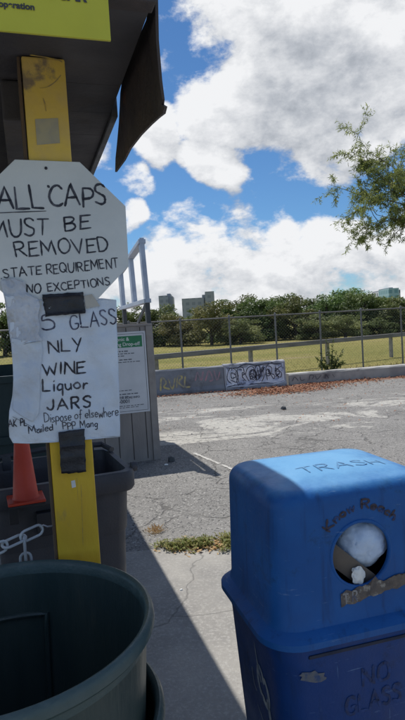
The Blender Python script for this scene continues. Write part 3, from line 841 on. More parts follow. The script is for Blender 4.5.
M['barrel_rim'] = mat('green_rim_plastic', (.050, .085, .085), (.065, .10, .10), 14, .40, .15, 120, c=(.12, .16, .16), cscale=9, clo=.56, chi=.72)
barrel('dark green round bin on top, its wide open rim nearest the camera', 1.02, .316, .36, 1)
barrel('lower dark green round bin with only its rim edge showing beneath the other', .82, .326, .012, 1)

# ------------------------------------------------------------------ charcoal wheeled bin
pr_ = gp(136, 470, 1.0); pl_ = gp(97, 476, 1.0)
BYAW = math.atan2(pr_.y-pl_.y, pr_.x-pl_.x)
wb = thing('wheeled_bin', 'open charcoal wheeled bin standing behind the yellow post', 'bin')
OFF[wb.name] = (0, 0, 0)
wb.location = (pr_.x, pr_.y, 0); wb.rotation_euler = (0, 0, BYAW)
def rrect(x0, x1, y0, y1, r, z, n=5):
    P = []
    for (cx, cy, a) in ((x1-r, y0+r, -90), (x1-r, y1-r, 0), (x0+r, y1-r, 90), (x0+r, y0+r, 180)):
        for k in range(n+1):
            t = rad(a+90*k/n); P.append((cx+r*math.cos(t), cy+r*math.sin(t), z))
    return P
# local frame: near right rim corner at the origin, x to the right, y away
b = MB()
R = [rrect(-.55, -.065, .09, .46, .05, .13), rrect(-.562, -.055, .075, .48, .05, .68), rrect(-.575, -.035, .045, .50, .05, .74), rrect(-.585, -.025, .03, .52, .05, .93)]
b.loft(R, True, True, False)
R = [rrect(-.575, -.035, .04, .51, .045, .95), rrect(-.55, -.06, .09, .45, .04, .18)]
b.loft(R, True, False, True)
b.build('body', M['bin_char'], wb, smooth=True)
b = MB()
R = [rrect(-.60, -.008, .004, .54, .05, .915), rrect(-.61, 0, -.004, .55, .05, .93), rrect(-.61, 0, -.004, .55, .05, .99), rrect(-.605, -.005, .002, .545, .05, 1.0), rrect(-.58, -.03, .03, .52, .045, 1.0), rrect(-.575, -.035, .04, .51, .045, .95)]
b.loft(R, True, False, False)
b.loft([rrect(-.60, -.008, .004, .54, .05, .915), rrect(-.585, -.025, .03, .52, .05, .922)], True, False, False)
b.build('rim', M['bin_char'], wb, smooth=True)
b = MB()                                               # raised back rail and hinge knob
b.tube([(-.57, .53, 1.02), (-.30, .54, 1.035), (-.04, .52, 1.025), (-.01, .42, 1.012)], .014, 8)
for x in (-.5, -.1): b.box(x-.02, x+.02, .51, .55, .96, 1.03, .004)
b.build('handle', M['bin_char'], wb, smooth=True)
b = MB(); b.lathe([(.001, -.012), (.02, -.012), (.022, 0), (.02, .012), (.001, .012)], 16)
b.bm.transform(Matrix.Translation((.008, .07, 1.0)) @ Matrix.Rotation(PI/2, 4, 'Y')); b.build('knob', M['bin_char'], wb, smooth=True)
b = MB()
b.box(-.42, -.335, -.006, .04, .79, .885, .004); b.box(-.29, -.20, .020, .045, .875, .905, .003)
b.build('lift_pocket', M['bin_dark'], wb)
for x in (-.56, -.08):
    b = MB(); b.lathe([(.02, -.025), (.12, -.025), (.13, -.01), (.13, .01), (.12, .025), (.02, .025)], 24)
    b.bm.transform(Matrix.Translation((x, .47, .13)) @ Matrix.Rotation(PI/2, 4, 'Y')); b.build('wheel', M['bin_dark'], wb, smooth=True)
b = MB(); b.tube([(-.60, .47, .13), (-.04, .47, .13)], .012, 8); b.box(-.5, -.12, .08, .14, .012, .14, .01)
b.build('axle', M['bin_dark'], wb)

# ------------------------------------------------------------------ cone
nB = Vector((-math.sin(BYAW), math.cos(BYAW), 0)); xB = Vector((math.cos(BYAW), math.sin(BYAW), 0))
d_ = ray(26, 500); k_ = (nB.dot(Vector((pr_.x, pr_.y, 0)))-.082)/nB.dot(d_)
cp = Vector((d_.x*k_, d_.y*k_, EYE+d_.z*k_)); lx = xB.dot(cp-Vector((pr_.x, pr_.y, 0)))
b = MB(); b.box(lx-.064, lx-.028, -.030, -.005, cp.z-.105, cp.z-.008, .003); b.box(lx-.066, lx+.066, -.148, -.006, cp.z-.008, cp.z-.001, .002)
b.build('shelf_bracket', M['bin_dark'], wb)
cn = thing('traffic_cone', 'small faded red traffic cone at the rim of the charcoal wheeled bin', 'cone', (0, 0, 0), 0)
OFF[cn.name] = (0, 0, 0); cn.location = cp; cn.rotation_euler = (0, 0, BYAW)
b = MB()
b.lathe([(.052, .010), (.047, .018), (.010, .41), (.006, .415), (.006, .40), (.04, .02)], 32); b.build('body', M['cone'], cn, smooth=True)
b = MB(); b.box(-.068, .068, -.068, .068, .0, .011, .004); b.build('base', M['cone'], cn)

# ------------------------------------------------------------------ dumpster
dm = thing('dumpster', 'dark green steel dumpster in the shade under the canopy', 'dumpster', (-.6, 6.45, 0), YAW)
x0, x1, y0, y1 = -1.9, .30, 6.40, 7.55
b = MB()
b.loft([[(x0, y0, .10), (x1, y0, .10), (x1, y1, .10), (x0, y1, .10)], [(x0, y0, 1.16), (x1, y0, 1.16), (x1, y1, 1.25), (x0, y1, 1.25)]], True, True, False)
b.loft([[(x0+.02, y0+.02, 1.15), (x1-.02, y0+.02, 1.15), (x1-.02, y1-.02, 1.24), (x0+.02, y1-.02, 1.24)], [(x0+.02, y0+.02, .13), (x1-.02, y0+.02, .13), (x1-.02, y1-.02, .13), (x0+.02, y1-.02, .13)]], True, False, True)
b.build('body', M['dumpster'], dm)
b = MB()
b.box(x0-.02, x1+.02, y0-.03, y0+.01, 1.10, 1.18, .006); b.build('top_rail', M['dumpster'], dm)
for s0 in (x0+.02, -1.2, -.62, -.16, x1-.06):
    b = MB(); b.box(s0, s0+.07, y0-.05, y0-.002, .14, 1.098, .006); b.build('rib', M['dumpster'], dm)
b = MB(); b.box(x0-.005, x1+.005, y0-.045, y0-.003, .44, .53, .008); b.build('side_rail', M['dumpster'], dm)
for s0 in (x0+.15, x1-.25):
    b = MB(); b.box(s0, s0+.1, y0+.1, y1-.1, .002, .10, .01); b.build('skid', M['dumpster'], dm)

# ------------------------------------------------------------------ plastic chain from the post
def link_path(ln=.062, w=.0135, n=7):
    P = []
    for sx in (1, -1):
        for k in range(n+1):
            a = -PI/2+PI*k/n
            P.append((sx*(ln/2-w)+sx*w*math.cos(a), sx*w*math.sin(a), 0))
    return P
chn = thing('plastic_chain', 'white plastic chain hooked to the side of the yellow post', 'chain', (-.05, TF+.02, 1.05), YAW)
hook = on_t(46, 527, TF+.03)
p_a = Vector((hook[0]-.010, TF+.03, hook[1]-.002))
tgt = on_t(-3, 549, TF-.02)
dvec = (Vector((tgt[0], TF-.02, tgt[1]))-p_a); step = .049
dvec = dvec.normalized()
pos = p_a+dvec*.030; first = None
for k in range(14):
    dd = (dvec+Vector((0, -.01*k, -.035*max(0, k-2)))).normalized()
    b = MB(); b.tube(link_path(), .0036, 8, closed=True)
    x = dd; z = Vector((0, -1, 0)) if k % 2 == 0 else Vector((.1, -.35, 1))
    z = (z-x*z.dot(x)).normalized(); y = z.cross(x)
    Mx = Matrix.Translation(pos) @ Matrix((x, y, z)).transposed().to_4x4()
    b.bm.transform(Mx); b.build('link', M['chain'], chn, smooth=True)
    pos = pos+dd*step
for k, (dz, rot) in enumerate(((-.030, 0), (-.072, 1))):
    b = MB(); b.tube(link_path(), .0036, 8, closed=True)
    x = Vector((0, 0, -1)); z = Vector((1, 0, 0)) if rot == 0 else Vector((0, -1, 0)); y = z.cross(x)
    q = p_a+dvec*.058+Vector((.006, 0, dz))
    b.bm.transform(Matrix.Translation(q) @ Matrix((x, y, z)).transposed().to_4x4()); b.build('link', M['chain'], chn, smooth=True)
b = MB(); b.tube([(.036, TF+.03, hook[1]), (.012, TF+.03, hook[1]), (.002, TF+.03, hook[1]+.006), (-.006, TF+.03, hook[1]+.002), (-.002, TF+.03, hook[1]-.008)], .003, 6)
b.build('hook', M['metal'], chn, smooth=True)

# ------------------------------------------------------------------ blue litter bin
CX, CY, CYAW, HX, HY, ZT, ZF, ZH, FL, CR_ = .281, 1.400, .271, .207, .178, 1.24, .897, 1.07, .032, .055
tc_ = thing('litter_bin', 'blue plastic litter bin with domed lid and round opening', 'trash can')
OFF[tc_.name] = (0, 0, 0); tc_.location = (CX, CY, 0); tc_.rotation_euler = (0, 0, CYAW)
def rr2(hx, hy, r, z, n=8): return rrect(-hx, hx, -hy, hy, r, z, n)
def dome(hx, hy, z): return z
b = MB()
rings = [rr2(HX-.012, HY-.012, CR_, ZF+.016), rr2(HX+FL-.006, HY+FL-.006, CR_+FL, ZF-.004), rr2(HX+FL, HY+FL, CR_+FL, ZF), rr2(HX+FL, HY+FL, CR_+FL, ZF+.014),
         rr2(HX+FL-.008, HY+FL-.008, CR_+FL, ZF+.022), rr2(HX+.008, HY+.008, CR_+.01, ZF+.03), rr2(HX+.002, HY+.002, CR_, ZF+.045), rr2(HX-.004, HY-.004, CR_, ZT-.052)]
for a in range(1, 8):                                 # rounded shoulder
    t = a/7*PI/2; e = .030
    rings.append(rr2(HX-.004-e*(1-math.cos(t)), HY-.004-e*(1-math.cos(t)), max(.02, CR_-e*.3*(1-math.cos(t))), ZT-.052+.040*math.sin(t)))
for q in (.86, .7, .5, .3, .12):
    f = (q*.8)
    rings.append(rr2((HX-.034)*q, (HY-.034)*q, CR_*.8*q, ZT-.012+.016*(1-q*q)))
b.loft(rings, True, False, True)
inner = [rr2(HX-.012, HY-.012, CR_, ZF+.016), rr2(HX-.014, HY-.014, CR_-.008, ZT-.07), rr2(HX-.05, HY-.05, CR_*.6, ZT-.022)]
b.loft(inner, True, False, True)
bmesh.ops.remove_doubles(b.bm, verts=list(b.bm.verts), dist=1e-5)
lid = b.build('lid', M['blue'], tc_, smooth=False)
HR = .0735
b = MB(); b.lathe([(.0001, -.08), (HR, -.08), (HR, .08), (.0001, .08)], 64)
b.bm.transform(Matrix.Translation((0, -HY, ZH)) @ Matrix.Rotation(PI/2, 4, 'X'))
bmesh.ops.remove_doubles(b.bm, verts=list(b.bm.verts), dist=1e-4)
cut = b.build('cutter', M['blue'], tc_)
md = lid.modifiers.new('hole', 'BOOLEAN'); md.operation = 'DIFFERENCE'; md.object = cut; md.solver = 'EXACT'
dg = bpy.context.evaluated_depsgraph_get(); dg.update()
me = bpy.data.meshes.new_from_object(lid.evaluated_get(dg))
lid.modifiers.clear(); lid.data = me
bpy.data.objects.remove(cut)
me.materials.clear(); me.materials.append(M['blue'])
me.polygons.foreach_set('use_smooth', [True]*len(me.polygons))
try: me.set_sharp_from_angle(angle=rad(35))
except Exception: pass
b = MB(); n = 64                                       # rolled lip round the opening
b.tube([((HR+.001)*math.cos(2*PI*k/n), -HY+.0035, ZH+(HR+.001)*math.sin(2*PI*k/n)) for k in range(n)], .0045, 8, closed=True)
b.build('opening_lip', M['blue'], tc_, smooth=True)
b = MB()
bodyr = [rr2(HX-.045, HY-.045, .06, .012), rr2(HX-.035, HY-.035, .06, .10), rr2(HX+.006, HY+.006, .06, ZF-.05), rr2(HX+.014, HY+.014, .062, ZF-.022), rr2(HX+.014, HY+.014, .062, ZF+.004)]
b.loft(bodyr, True, True, False)
b.loft([rr2(HX+.014, HY+.014, .062, ZF+.004), rr2(HX-.004, HY-.004, .05, ZF+.004), rr2(HX-.045, HY-.045, .05, .04)], True, False, True)
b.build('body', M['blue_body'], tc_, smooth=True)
b = MB(); b.box(-HX+.06, HX-.06, -HY-.0165, -HY-.004, ZF-.030, ZF-.022, .002); b.build('seam_strip', M['blue_dark'], tc_)
# writing on the bin
def wall_y(z): return -(HY+.002-.006*(z-ZF-.045)/(ZT-.052-ZF-.045))
def front(x, y): return (x, wall_y(y)-.0012, y)
def topf(x, y):
    q = max(abs(x)/(HX-.034), abs(y)/(HY-.034)); return (x, y, ZT-.012+.016*(1-min(1, q)**2)+.0015)
b = MB(); S, W_ = layout('TRASH', .22, .5, .015)
for q in S: b.ribbon([(-.085+.22*x/W_, -.075+.042*y) for x, y in q], .005, topf)
b.build('lettering', M['emboss'], tc_)
b = MB(); S, W_ = layout('Know Reach', .2, .45, .07)
for q in S:
    pts = []
    for x, y in q:
        a = PI*.80-(PI*.60)*x/W_; r = .096+.020*y
        pts.append((.004+r*1.02*math.cos(a), ZH+.008+r*math.sin(a)*.98))
    b.ribbon(pts, .0058, front)
b.build('lettering', M['scrawl'], tc_)
b = MB(); A0 = []
for k in range(25):
    a = PI*.83-PI*.66*k/24; r = .094+rnd.uniform(-.003, .003); A0.append((r*1.02*math.cos(a), ZH+.008+r*math.sin(a)))
for k in range(25):
    a = PI*.17+PI*.66*k/24; r = .118+rnd.uniform(-.004, .004); A0.append((r*1.02*math.cos(a), ZH+.008+r*math.sin(a)))
# torn sticker below the opening
dec = []
for k in range(29):
    x = -.058+.19*k/28; dec.append((x, ZF+.062+.002*math.sin(k*.8)+.004*rnd.random()+.024*k/28))
for k in range(28, -1, -1):
    x = -.058+.19*k/28; dec.append((x, ZF+.092+.006*rnd.random()+.002*math.sin(k)+.020*k/28+(.012 if 11 < k < 14 else 0)))
b = MB(); b.poly([(x, -HY-.0030, y) for x, y in dec]); bmesh.ops.triangulate(b.bm, faces=list(b.bm.faces)); b.build('torn_sticker', M['decal'], tc_)
b = MB()
for txt, x in (('T', -.052), ('R', -.03)):
    S, W_ = layout(txt)
    for q in S: b.ribbon([(x+.018*p[0], ZF+.070+.022*p[1]) for p in q], .004, lambda x, y: (x, -HY-.0038, y))
b.build('sticker_lettering', mat('sticker_ink', (.30, .28, .27), (.13, .13, .17), 50, .8), tc_)
def bodyf(x, y):
    k = (y-.10)/(ZF-.05-.10); hy = (HY-.035)+(.041)*k
    return (x, -hy-.0012, y)
def bodyl(x, y):
    k = (y-.10)/(ZF-.05-.10); hx = (HX-.035)+(.041)*k
    return (-hx-.0012, x, y)
b = MB()
hand(b, 'NO', (-.012, ZF-.128), (.056, ZF-.126), .042, .0075, bodyf, gap=.3, jit=.02)
hand(b, 'GLASS', (-.055, ZF-.190), (.085, ZF-.185), .042, .0075, bodyf, gap=.22, jit=.02)
b.build('lettering', M['stencil'], tc_)
b = MB()                                               # pale stencilled mark on the left side
sy = -.045
b.poly([bodyl(sy+x, y) for x, y in ((.016, ZF-.055), (.004, ZF-.105), (-.010, ZF-.15), (-.004, ZF-.155), (.012, ZF-.11))])
ring = [(sy-.028+.022*math.cos(a), ZF-.165+.032*math.sin(a)) for a in [PI*.5+2*PI*k/20 for k in range(14)]]
b.ribbon(ring, .017, bodyl)
ring = [(sy-.005+.018*math.cos(a), ZF-.150+.035*math.sin(a)) for a in [PI*1.55+2*PI*k/20 for k in range(15)]]
b.ribbon(ring, .015, bodyl)
b.ribbon([(sy-.040, ZF-.18), (sy-.048, ZF-.22), (sy-.052, ZF-.27)], .020, bodyl)
b.ribbon([(sy+.055, ZF-.15), (sy+.05, ZF-.19), (sy+.036, ZF-.2)], .004, bodyl); b.ribbon([(sy+.04, ZF-.24), (sy+.01, ZF-.26)], .005, bodyl)
b.build('stencil_mark', M['stencil_pale'], tc_)
b = MB()                                               # scuff by the body's corner
pts = []
for k in range(18):
    a = 2*PI*k/18; r = 1+.25*rnd.uniform(-1, 1)
    pts.append((-HX+.070+.032*r*math.cos(a), ZF-.075+.012*r*math.sin(a)-.3*.032*math.cos(a)))
b.poly([(x, bodyf(x, y)[1]-.0004, y) for x, y in pts]); bmesh.ops.triangulate(b.bm, faces=list(b.bm.faces))
b.build('scuff', mat('grey_scuff', (.13, .135, .15), (.035, .07, .17), 60, .8, lo=.4, hi=.65), tc_)

# what is in it
def canthing(name, label, cat, mb, m, smooth=True):
    o = mb.build(name, m, None, smooth=smooth)
    o.location = (CX, CY, 0); o.rotation_euler = (0, 0, CYAW)
    return tag(o, label, cat)
def blob(c, r, seed, amp, n=4, freq=9):
    b = bmesh.new(); bmesh.ops.create_icosphere(b, subdivisions=n, radius=1)
    from mathutils import noise as mn
    for q in b.verts:
        d = q.co.normalized()
        k = 1+amp*(mn.noise(d*2.2+Vector((seed, 0, 0)))-.9*(1-abs(mn.noise(d*freq*.3+Vector((0, seed, 0))))*2.4)**2*.5-.5*(1-abs(mn.noise(d*freq*.62+Vector((0, 0, seed))))*2.2)**2*.5+.2*mn.noise(d*freq*1.3))
        q.co = Vector((c[0]+r[0]*d.x*k, c[1]+r[1]*d.y*k, c[2]+r[2]*d.z*k))
    return b
b = MB(); q = blob((0, 0, .50), (.12, .10, .47), 3, .12); b.join(q); q.free()
canthing('bin_liner', 'black liner heap in the dark inside of the blue litter bin', 'bin liner', b, M['liner'])
b = MB(); q = blob((.030, -.112, ZH+.012), (.070, .062, .070), 9, .085, 5); b.join(q); q.free()
canthing('white_bag', 'bulging white plastic bag seen through the round opening', 'plastic bag', b, M['bag'])
b = MB(); Mx = Matrix.Translation((-.022, -.158, ZH-.022)) @ Matrix.Rotation(rad(42), 4, 'Y') @ Matrix.Rotation(rad(14), 4, 'X')
b.box(-.062, .085, -.002, .002, -.030, .014, .001, Mx)
canthing('cardboard_flap', 'grey brown cardboard flap slanting across the round opening', 'cardboard', b, M['cardboard'], False)
b = MB(); q = blob((-.004, -.166, ZH-.052), (.017, .008, .022), 14, .35, 3); b.join(q); q.free()
canthing('paper_wad', 'small wad of white paper low in the round opening', 'paper', b, M['cup'])
b = MB(); q = blob((-.060, -.145, ZH-.040), (.010, .008, .034), 5, .3, 3); b.join(q); q.free()
canthing('crumpled_napkin', 'crumpled pale napkin at the left edge of the round opening', 'napkin', b, M['bag'])

# ================================================================== SHED
T0, T1, S0, S1, SH = 6.69, 9.3, .42, 1.425, 1.66
shd = thing('timber_shed', 'low taupe board shed with a recycling notice on its front', 'shed', (.92, T0, 0), YAW)
b = MB()
b.box(S0, S1-.075, T0, T0+.03, .0, SH-.03)
b.build('front_wall', M['siding'], shd)
b = MB(); s0 = S0+.02
while s0 < S1-.09:
    b.box(s0, s0+.009, T0-.0025, T0+.001, .03, SH-.04); s0 += .168
b.build('groove', M['groove'], shd)
b = MB(); b.box(S1-.073, S1+.012, T0-.018, T0+.03, .0, SH-.03, .004); b.build('corner_board', M['siding_trim'], shd)
b = MB(); b.box(S1-.03, S1, T0+.032, T1, .0, SH-.03); b.build('side_wall', M['siding'], shd)
b = MB(); b.box(S0, S0+.03, T0+.032, T1, .0, SH-.03); b.build('side_wall', M['siding'], shd)
b = MB(); b.box(S0+.032, S1-.032, T1-.03, T1, .0, SH-.03); b.build('back_wall', M['siding'], shd)
b = MB(); b.box(S0-.01, S1+.01, T0-.012, T1+.02, SH-.028, SH, .004); b.build('roof', M['siding_trim'], shd)
# notice on the shed
TN = T0-.010
nt_ = thing('recycling_notice', 'white printed notice with green header on the taupe shed', 'notice', (1.0, TN, .6), YAW)
nr = 1.345; nl = nr-.66; nb0, nb1 = .60, 1.572
b = MB(); b.box(nl, nr, TN, TN+.007, nb0, nb1, .001); b.build('panel', M['notice'], nt_)
b = MB()
for a0, a1, c0, c1 in ((nl+.025, nr-.025, nb1-.028, nb1-.023), (nl+.025, nr-.025, nb0+.023, nb0+.028), (nl+.020, nl+.025, nb0+.023, nb1-.023), (nr-.025, nr-.020, nb0+.023, nb1-.023)):
    b.box(a0, a1, TN-.001, TN+.001, c0, c1)
b.build('border', M['notice_text'], nt_)
b = MB(); b.box(nl+.045, nr-.045, TN-.0012, TN+.001, nb1-.185, nb1-.05); b.build('header', M['notice_green'], nt_)
def nfn(x0, z0): return lambda x, y: (x0+x, TN-.0022, z0+y)
printed('header_lettering', 'Electronic &', .058, nfn(nr-.20, nb1-.105), M['notice_white_text'], nt_, 'RIGHT', .0012)
printed('header_lettering', 'Recycling Drop-off', .058, nfn(nr-.075, nb1-.165), M['notice_white_text'], nt_, 'RIGHT', .0012)
def lines(): # small print reads as thin broken rules at this distance
    r = random.Random(3)
    for z, w, hgt in ((.235, .30, .014), (.262, .40, .010), (.288, .28, .010), (.335, .36, .012), (.362, .42, .009), (.70, .34, .009), (.745, .42, .012), (.772, .28, .009), (.885, .45, .009), (.905, .38, .008)):
        x = nr-.10-.45; b = MB()
        while x < nr-.10-.45+w:
            l = r.uniform(.018, .05); b.box(x, min(x+l, nr-.06), TN-.0011, TN+.001, nb1-z, nb1-z+hgt); x += l+.011
        b.build('print_line', M['notice_text'], nt_)
lines()
printed('lettering', '-0001', .058, nfn(nr-.37, nb1-.845), M['notice_text'], nt_, 'LEFT', .0015)
printed('lettering', 'FOR MORE INFO', .034, nfn(nr-.37, nb1-.795), M['notice_text'], nt_, 'LEFT', .001)

# open frame on brackets on the shed's right edge
FS = 1.405
fr = thing('rack_frame', 'pale metal rail frame standing on the roof edge of the taupe shed', 'frame', (FS, 7.2, SH), YAW)
def fbar(name, p, q, w, m, d=.055):
    b = MB(); a = Vector((FS, *p)); c = Vector((FS, *q)); t = (c-a); L = t.length; t.normalize()
    x = Vector((1, 0, 0)); y = t.cross(x).normalized()
    Mx = Matrix.Translation(a) @ Matrix((x, y, t)).transposed().to_4x4()
    b.box(-d/2, d/2, -w/2, w/2, 0, L, .004, Mx); b.build(name, m, fr)
fbar('post', (6.74, 1.90), (6.86, 2.69), .10, M['frame'])
fbar('bar', (7.55, 1.93), (7.66, 2.56), .13, M['frame'])
fbar('bar', (8.50, 1.93), (8.56, 2.48), .16, M['frame'])
fbar('top_rail', (6.80, 2.655), (8.66, 2.46), .05, M['frame'], .088)
fbar('bottom_rail', (6.70, 1.93), (8.62, 1.925), .05, M['frame'], .088)
fbar('bracket', (6.74, SH), (6.74, 1.905), .07, M['bracket'])
fbar('brace', (7.45, SH), (6.80, 1.90), .05, M['bracket'], .024)
fbar('bracket', (8.45, SH), (8.45, 1.905), .10, M['bracket'])

# ================================================================== BARRIERS, KERB, FENCE
def seg_frame(p, q):
    d = Vector((q[0]-p[0], q[1]-p[1], 0)); L = d.length
    return math.atan2(d.y, d.x), L
def barrier(name, label, p, q, h, m):
    yaw, L = seg_frame(p, q)
    t = thing(name, label, 'barrier', (0, 0, 0), 0); OFF[t.name] = (0, 0, 0)
    t.location = (p[0], p[1], 0); t.rotation_euler = (0, 0, yaw)
    prof = [(0, .004), (0, .07), (.05, .15), (.08, h-.03), (.10, h), (.24, h), (.26, h-.03), (.29, .15), (.34, .07), (.34, .004)]
    b = MB(); n = 14; rings = []
    for i in range(n+1):
        x = L*i/n; j = lambda: rnd.uniform(-.006, .006)
        rings.append([(x+(0 if i in (0, n) else j()), y+j(), z+(j()*1.5 if z > .3 else 0)) for y, z in prof])
    b.loft(rings, True, True, True); b.build('block', m, t)
    return t, L
def bf(h):                                            # front face of a barrier
    return lambda x, z: (x, .05+.03*(z-.15)/(h-.03-.15)-.009 if z > .15 else .05-(.15-z)*.62-.009, z)
G0, G1, G2 = (-4.2, 12.72), (.51, 13.40), (2.02, 13.69)
t1, L1 = barrier('concrete_barrier', 'grey painted concrete barrier with faint yellow and pink graffiti', G0, (.495, 13.397), .60, M['barrier'])
t2, L2 = barrier('concrete_barrier', 'whitish concrete barrier covered by a bubble letter graffiti tag', G1, G2, .63, M['barrier_white'])
def graf(name, strokes, w, m, t, h, k=0.0):
    b = MB(); f = bf(h)
    for s in strokes: b.ribbon(smooth2(s, 5), w, lambda x, z: (f(x, z)[0], f(x, z)[1]-k, z))
    return b.build(name, m, t)
# faint paint on the grey barrier (x from its left end)
xo = L1-1.55
graf('yellow_graffiti', [[(xo+.02, .12), (xo+.06, .42), (xo+.16, .30), (xo+.10, .20), (xo+.24, .14)], [(xo+.22, .38), (xo+.30, .14), (xo+.38, .40)], [(xo+.40, .16), (xo+.44, .42), (xo+.55, .40), (xo+.46, .28), (xo+.58, .16)], [(xo+.62, .40), (xo+.60, .18), (xo+.72, .16)]], .045, M['spray_yellow'], t1, .60)
graf('pink_graffiti', [[(xo+.86, .30), (xo+.92, .48), (xo+1.0, .30), (xo+1.06, .50)], [(xo+1.1, .28), (xo+1.2, .5), (xo+1.28, .3), (xo+1.2, .26)], [(xo+1.32, .5), (xo+1.38, .28), (xo+1.46, .46)]], .04, M['spray_pink'], t1, .60)
# throw-up on the whitish barrier
L = L2
def bub(cx, cz, rx, rz, a=0): return [(cx+rx*math.cos(t+a), cz+rz*math.sin(t+a)) for t in [2*PI*k/12 for k in range(13)]]
b = MB(); f = bf(.63)
top = [(L*(.03+.94*k/20), .54+.035*math.sin(k*1.7)) for k in range(21)]; bot = [(L*(.97-.94*k/20), .10+.03*math.sin(k*2.1)) for k in range(21)]
for (xa, za), (xb, zb) in zip(top[:-1], top[1:]):
    zs = [.11+.03*math.sin(xa*9), .2, .3, .42, za]; ze = [.11+.03*math.sin(xb*9), .2, .3, .42, zb]
    for i in range(4): b.poly([f(xa, zs[i]), f(xb, ze[i]), f(xb, ze[i+1]), f(xa, zs[i+1])])
b.build('white_graffiti_fill', M['spray_white'], t2)
S = [bub(.19, .33, .14, .19), bub(.22, .35, .05, .07), [(.36, .15), (.34, .48), (.46, .52), (.50, .38), (.42, .32), (.52, .16)], bub(.66, .34, .12, .18), bub(.67, .30, .04, .06),
     [(.82, .50), (.80, .22), (.90, .13), (.98, .26), (.96, .5)], [(1.05, .14), (1.06, .5), (1.18, .48), (1.16, .34), (1.08, .33), (1.22, .30), (1.20, .15), (1.06, .14)],
     [(1.30, .48), (1.26, .30), (1.38, .22), (1.42, .36), (1.30, .40), (1.44, .52)], [(.04, .10), (.3, .12), (.6, .09), (.9, .12), (1.2, .09), (1.46, .12)], [(.05, .56), (.3, .52), (.55, .58), (.8, .54), (1.1, .57), (1.45, .55)]]
S = [[(x+rnd.uniform(-.02, .02), z+rnd.uniform(-.02, .02)) for x, z in q] for q in S]
S += [bub(rnd.uniform(.1, 1.4), rnd.uniform(.2, .45), rnd.uniform(.03, .1), rnd.uniform(.03, .12), rnd.uniform(0, 6)) for k in range(4)]
S += [[(x0+rnd.uniform(-.1, .1), rnd.uniform(.12, .52)) for k in range(4)] for x0 in (.25, .5, .75, .95, 1.15, 1.35)]
W3 = [[(x+rnd.uniform(-.02, .02), z+rnd.uniform(-.015, .015)) for x, z in q] for q in S[:9]]
graf('white_graffiti_stroke', W3, .045, M['spray_white2'], t2, .63, .0025)
graf('black_graffiti_outline', S, .021, M['spray_black'], t2, .63, .004)
# kerb wall further right
b = MB()
def kerb(name, label, p, q, h):
    yaw, L = seg_frame(p, q)
    t = thing(name, label, 'kerb', (0, 0, 0), 0); t.location = (p[0], p[1], 0); t.rotation_euler = (0, 0, yaw); OFF[t.name] = (0, 0, 0)
    b = MB(); n = 40; rings = []
    prof = [(0, .003), (.004, h-.03), (.03, h), (.30, h), (.32, h-.02), (.32, .003)]
    for i in range(n+1):
        x = L*i/n
        rings.append([(x, y+rnd.uniform(-.005, .005), z+(rnd.uniform(-.006, .006) if z > .1 else 0)) for y, z in prof])
    b.loft(rings); b.build('block', M['kerb'], t)
    return t, L
kt, kL = kerb('kerb_wall', 'long low concrete kerb wall running right from the graffiti barrier', (2.09, 13.74), (12.5, 15.70), .28)
b = MB()
for s in ([(.08, .10), (.14, .20), (.22, .10)], [(.30, .20), (.28, .10), (.40, .12)], [(.48, .10), (.52, .21), (.62, .19), (.56, .12)], [(.7, .2), (.74, .1), (.84, .2)], [(.9, .1), (.96, .2), (1.02, .1)], [(1.1, .19), (1.2, .12)]):
    b.ribbon(smooth2([(x+rnd.uniform(-.03, .03), z) for x, z in s], 4), .012, lambda x, z: (x, -.007, z))
b.build('black_graffiti', M['spray_black'], kt)

# chain link fence
FA = Vector((-.504, 14.30, 0)); FB = Vector((5.755, 16.20, 0))
fd = (FB-FA).normalized(); fstep = (FB-FA).length/5
fyaw = math.atan2(fd.y, fd.x)
FH = 1.765; K0, K1 = -5, 10
cf = thing('chain_link_fence', 'chain link fence with galvanised posts along the lot edge', 'fence'); OFF[cf.name] = (0, 0, 0)
cf.location = (FA.x, FA.y, 0); cf.rotation_euler = (0, 0, fyaw)
for k in range(K0, K1+1):
    b = MB(); lean = rnd.uniform(-.02, .02)
    b.tube([(k*fstep, 0, -.011), (k*fstep+lean, 0, FH+.02)], .024, 10)
    b.lathe([(.028, FH+.0), (.028, FH+.03), (.012, FH+.05), (.001, FH+.052)], 10, (k*fstep+lean, 0, 0))
    b.build('fence_post', M['galv'], cf, smooth=True)
b = MB(); b.tube([(k*fstep, 0, FH-.02) for k in range(K0, K1+1)], .018, 8); b.build('top_pipe', M['galv'], cf, smooth=True)
# woven wire as one part
b = MB(); xs0, xs1 = K0*fstep, K1*fstep; pit = .085; hh = FH-.06; w = .0013
x = xs0-hh
while x < xs1:
    for sgn in (1, -1):
        a = (x, .03) if sgn > 0 else (x+hh, .03)
        ex = x+hh if sgn > 0 else x
        lo, hi = (a[0], ex)
        p0 = Vector((lo, -.026, .03)); p1 = Vector((hi, -.026, .03+hh))
        # clip to the fence ends
        if min(lo, hi) < xs0 or max(lo, hi) > xs1: continue
        n_ = Vector((p1.z-p0.z, 0, -(p1.x-p0.x))).normalized()*w
        b._f([b.v(p0-n_), b.v(p0+n_), b.v(p1+n_), b.v(p1-n_)])
    x += pit
kind(b.build('wire_mesh', M['wire'], cf), 'stuff')

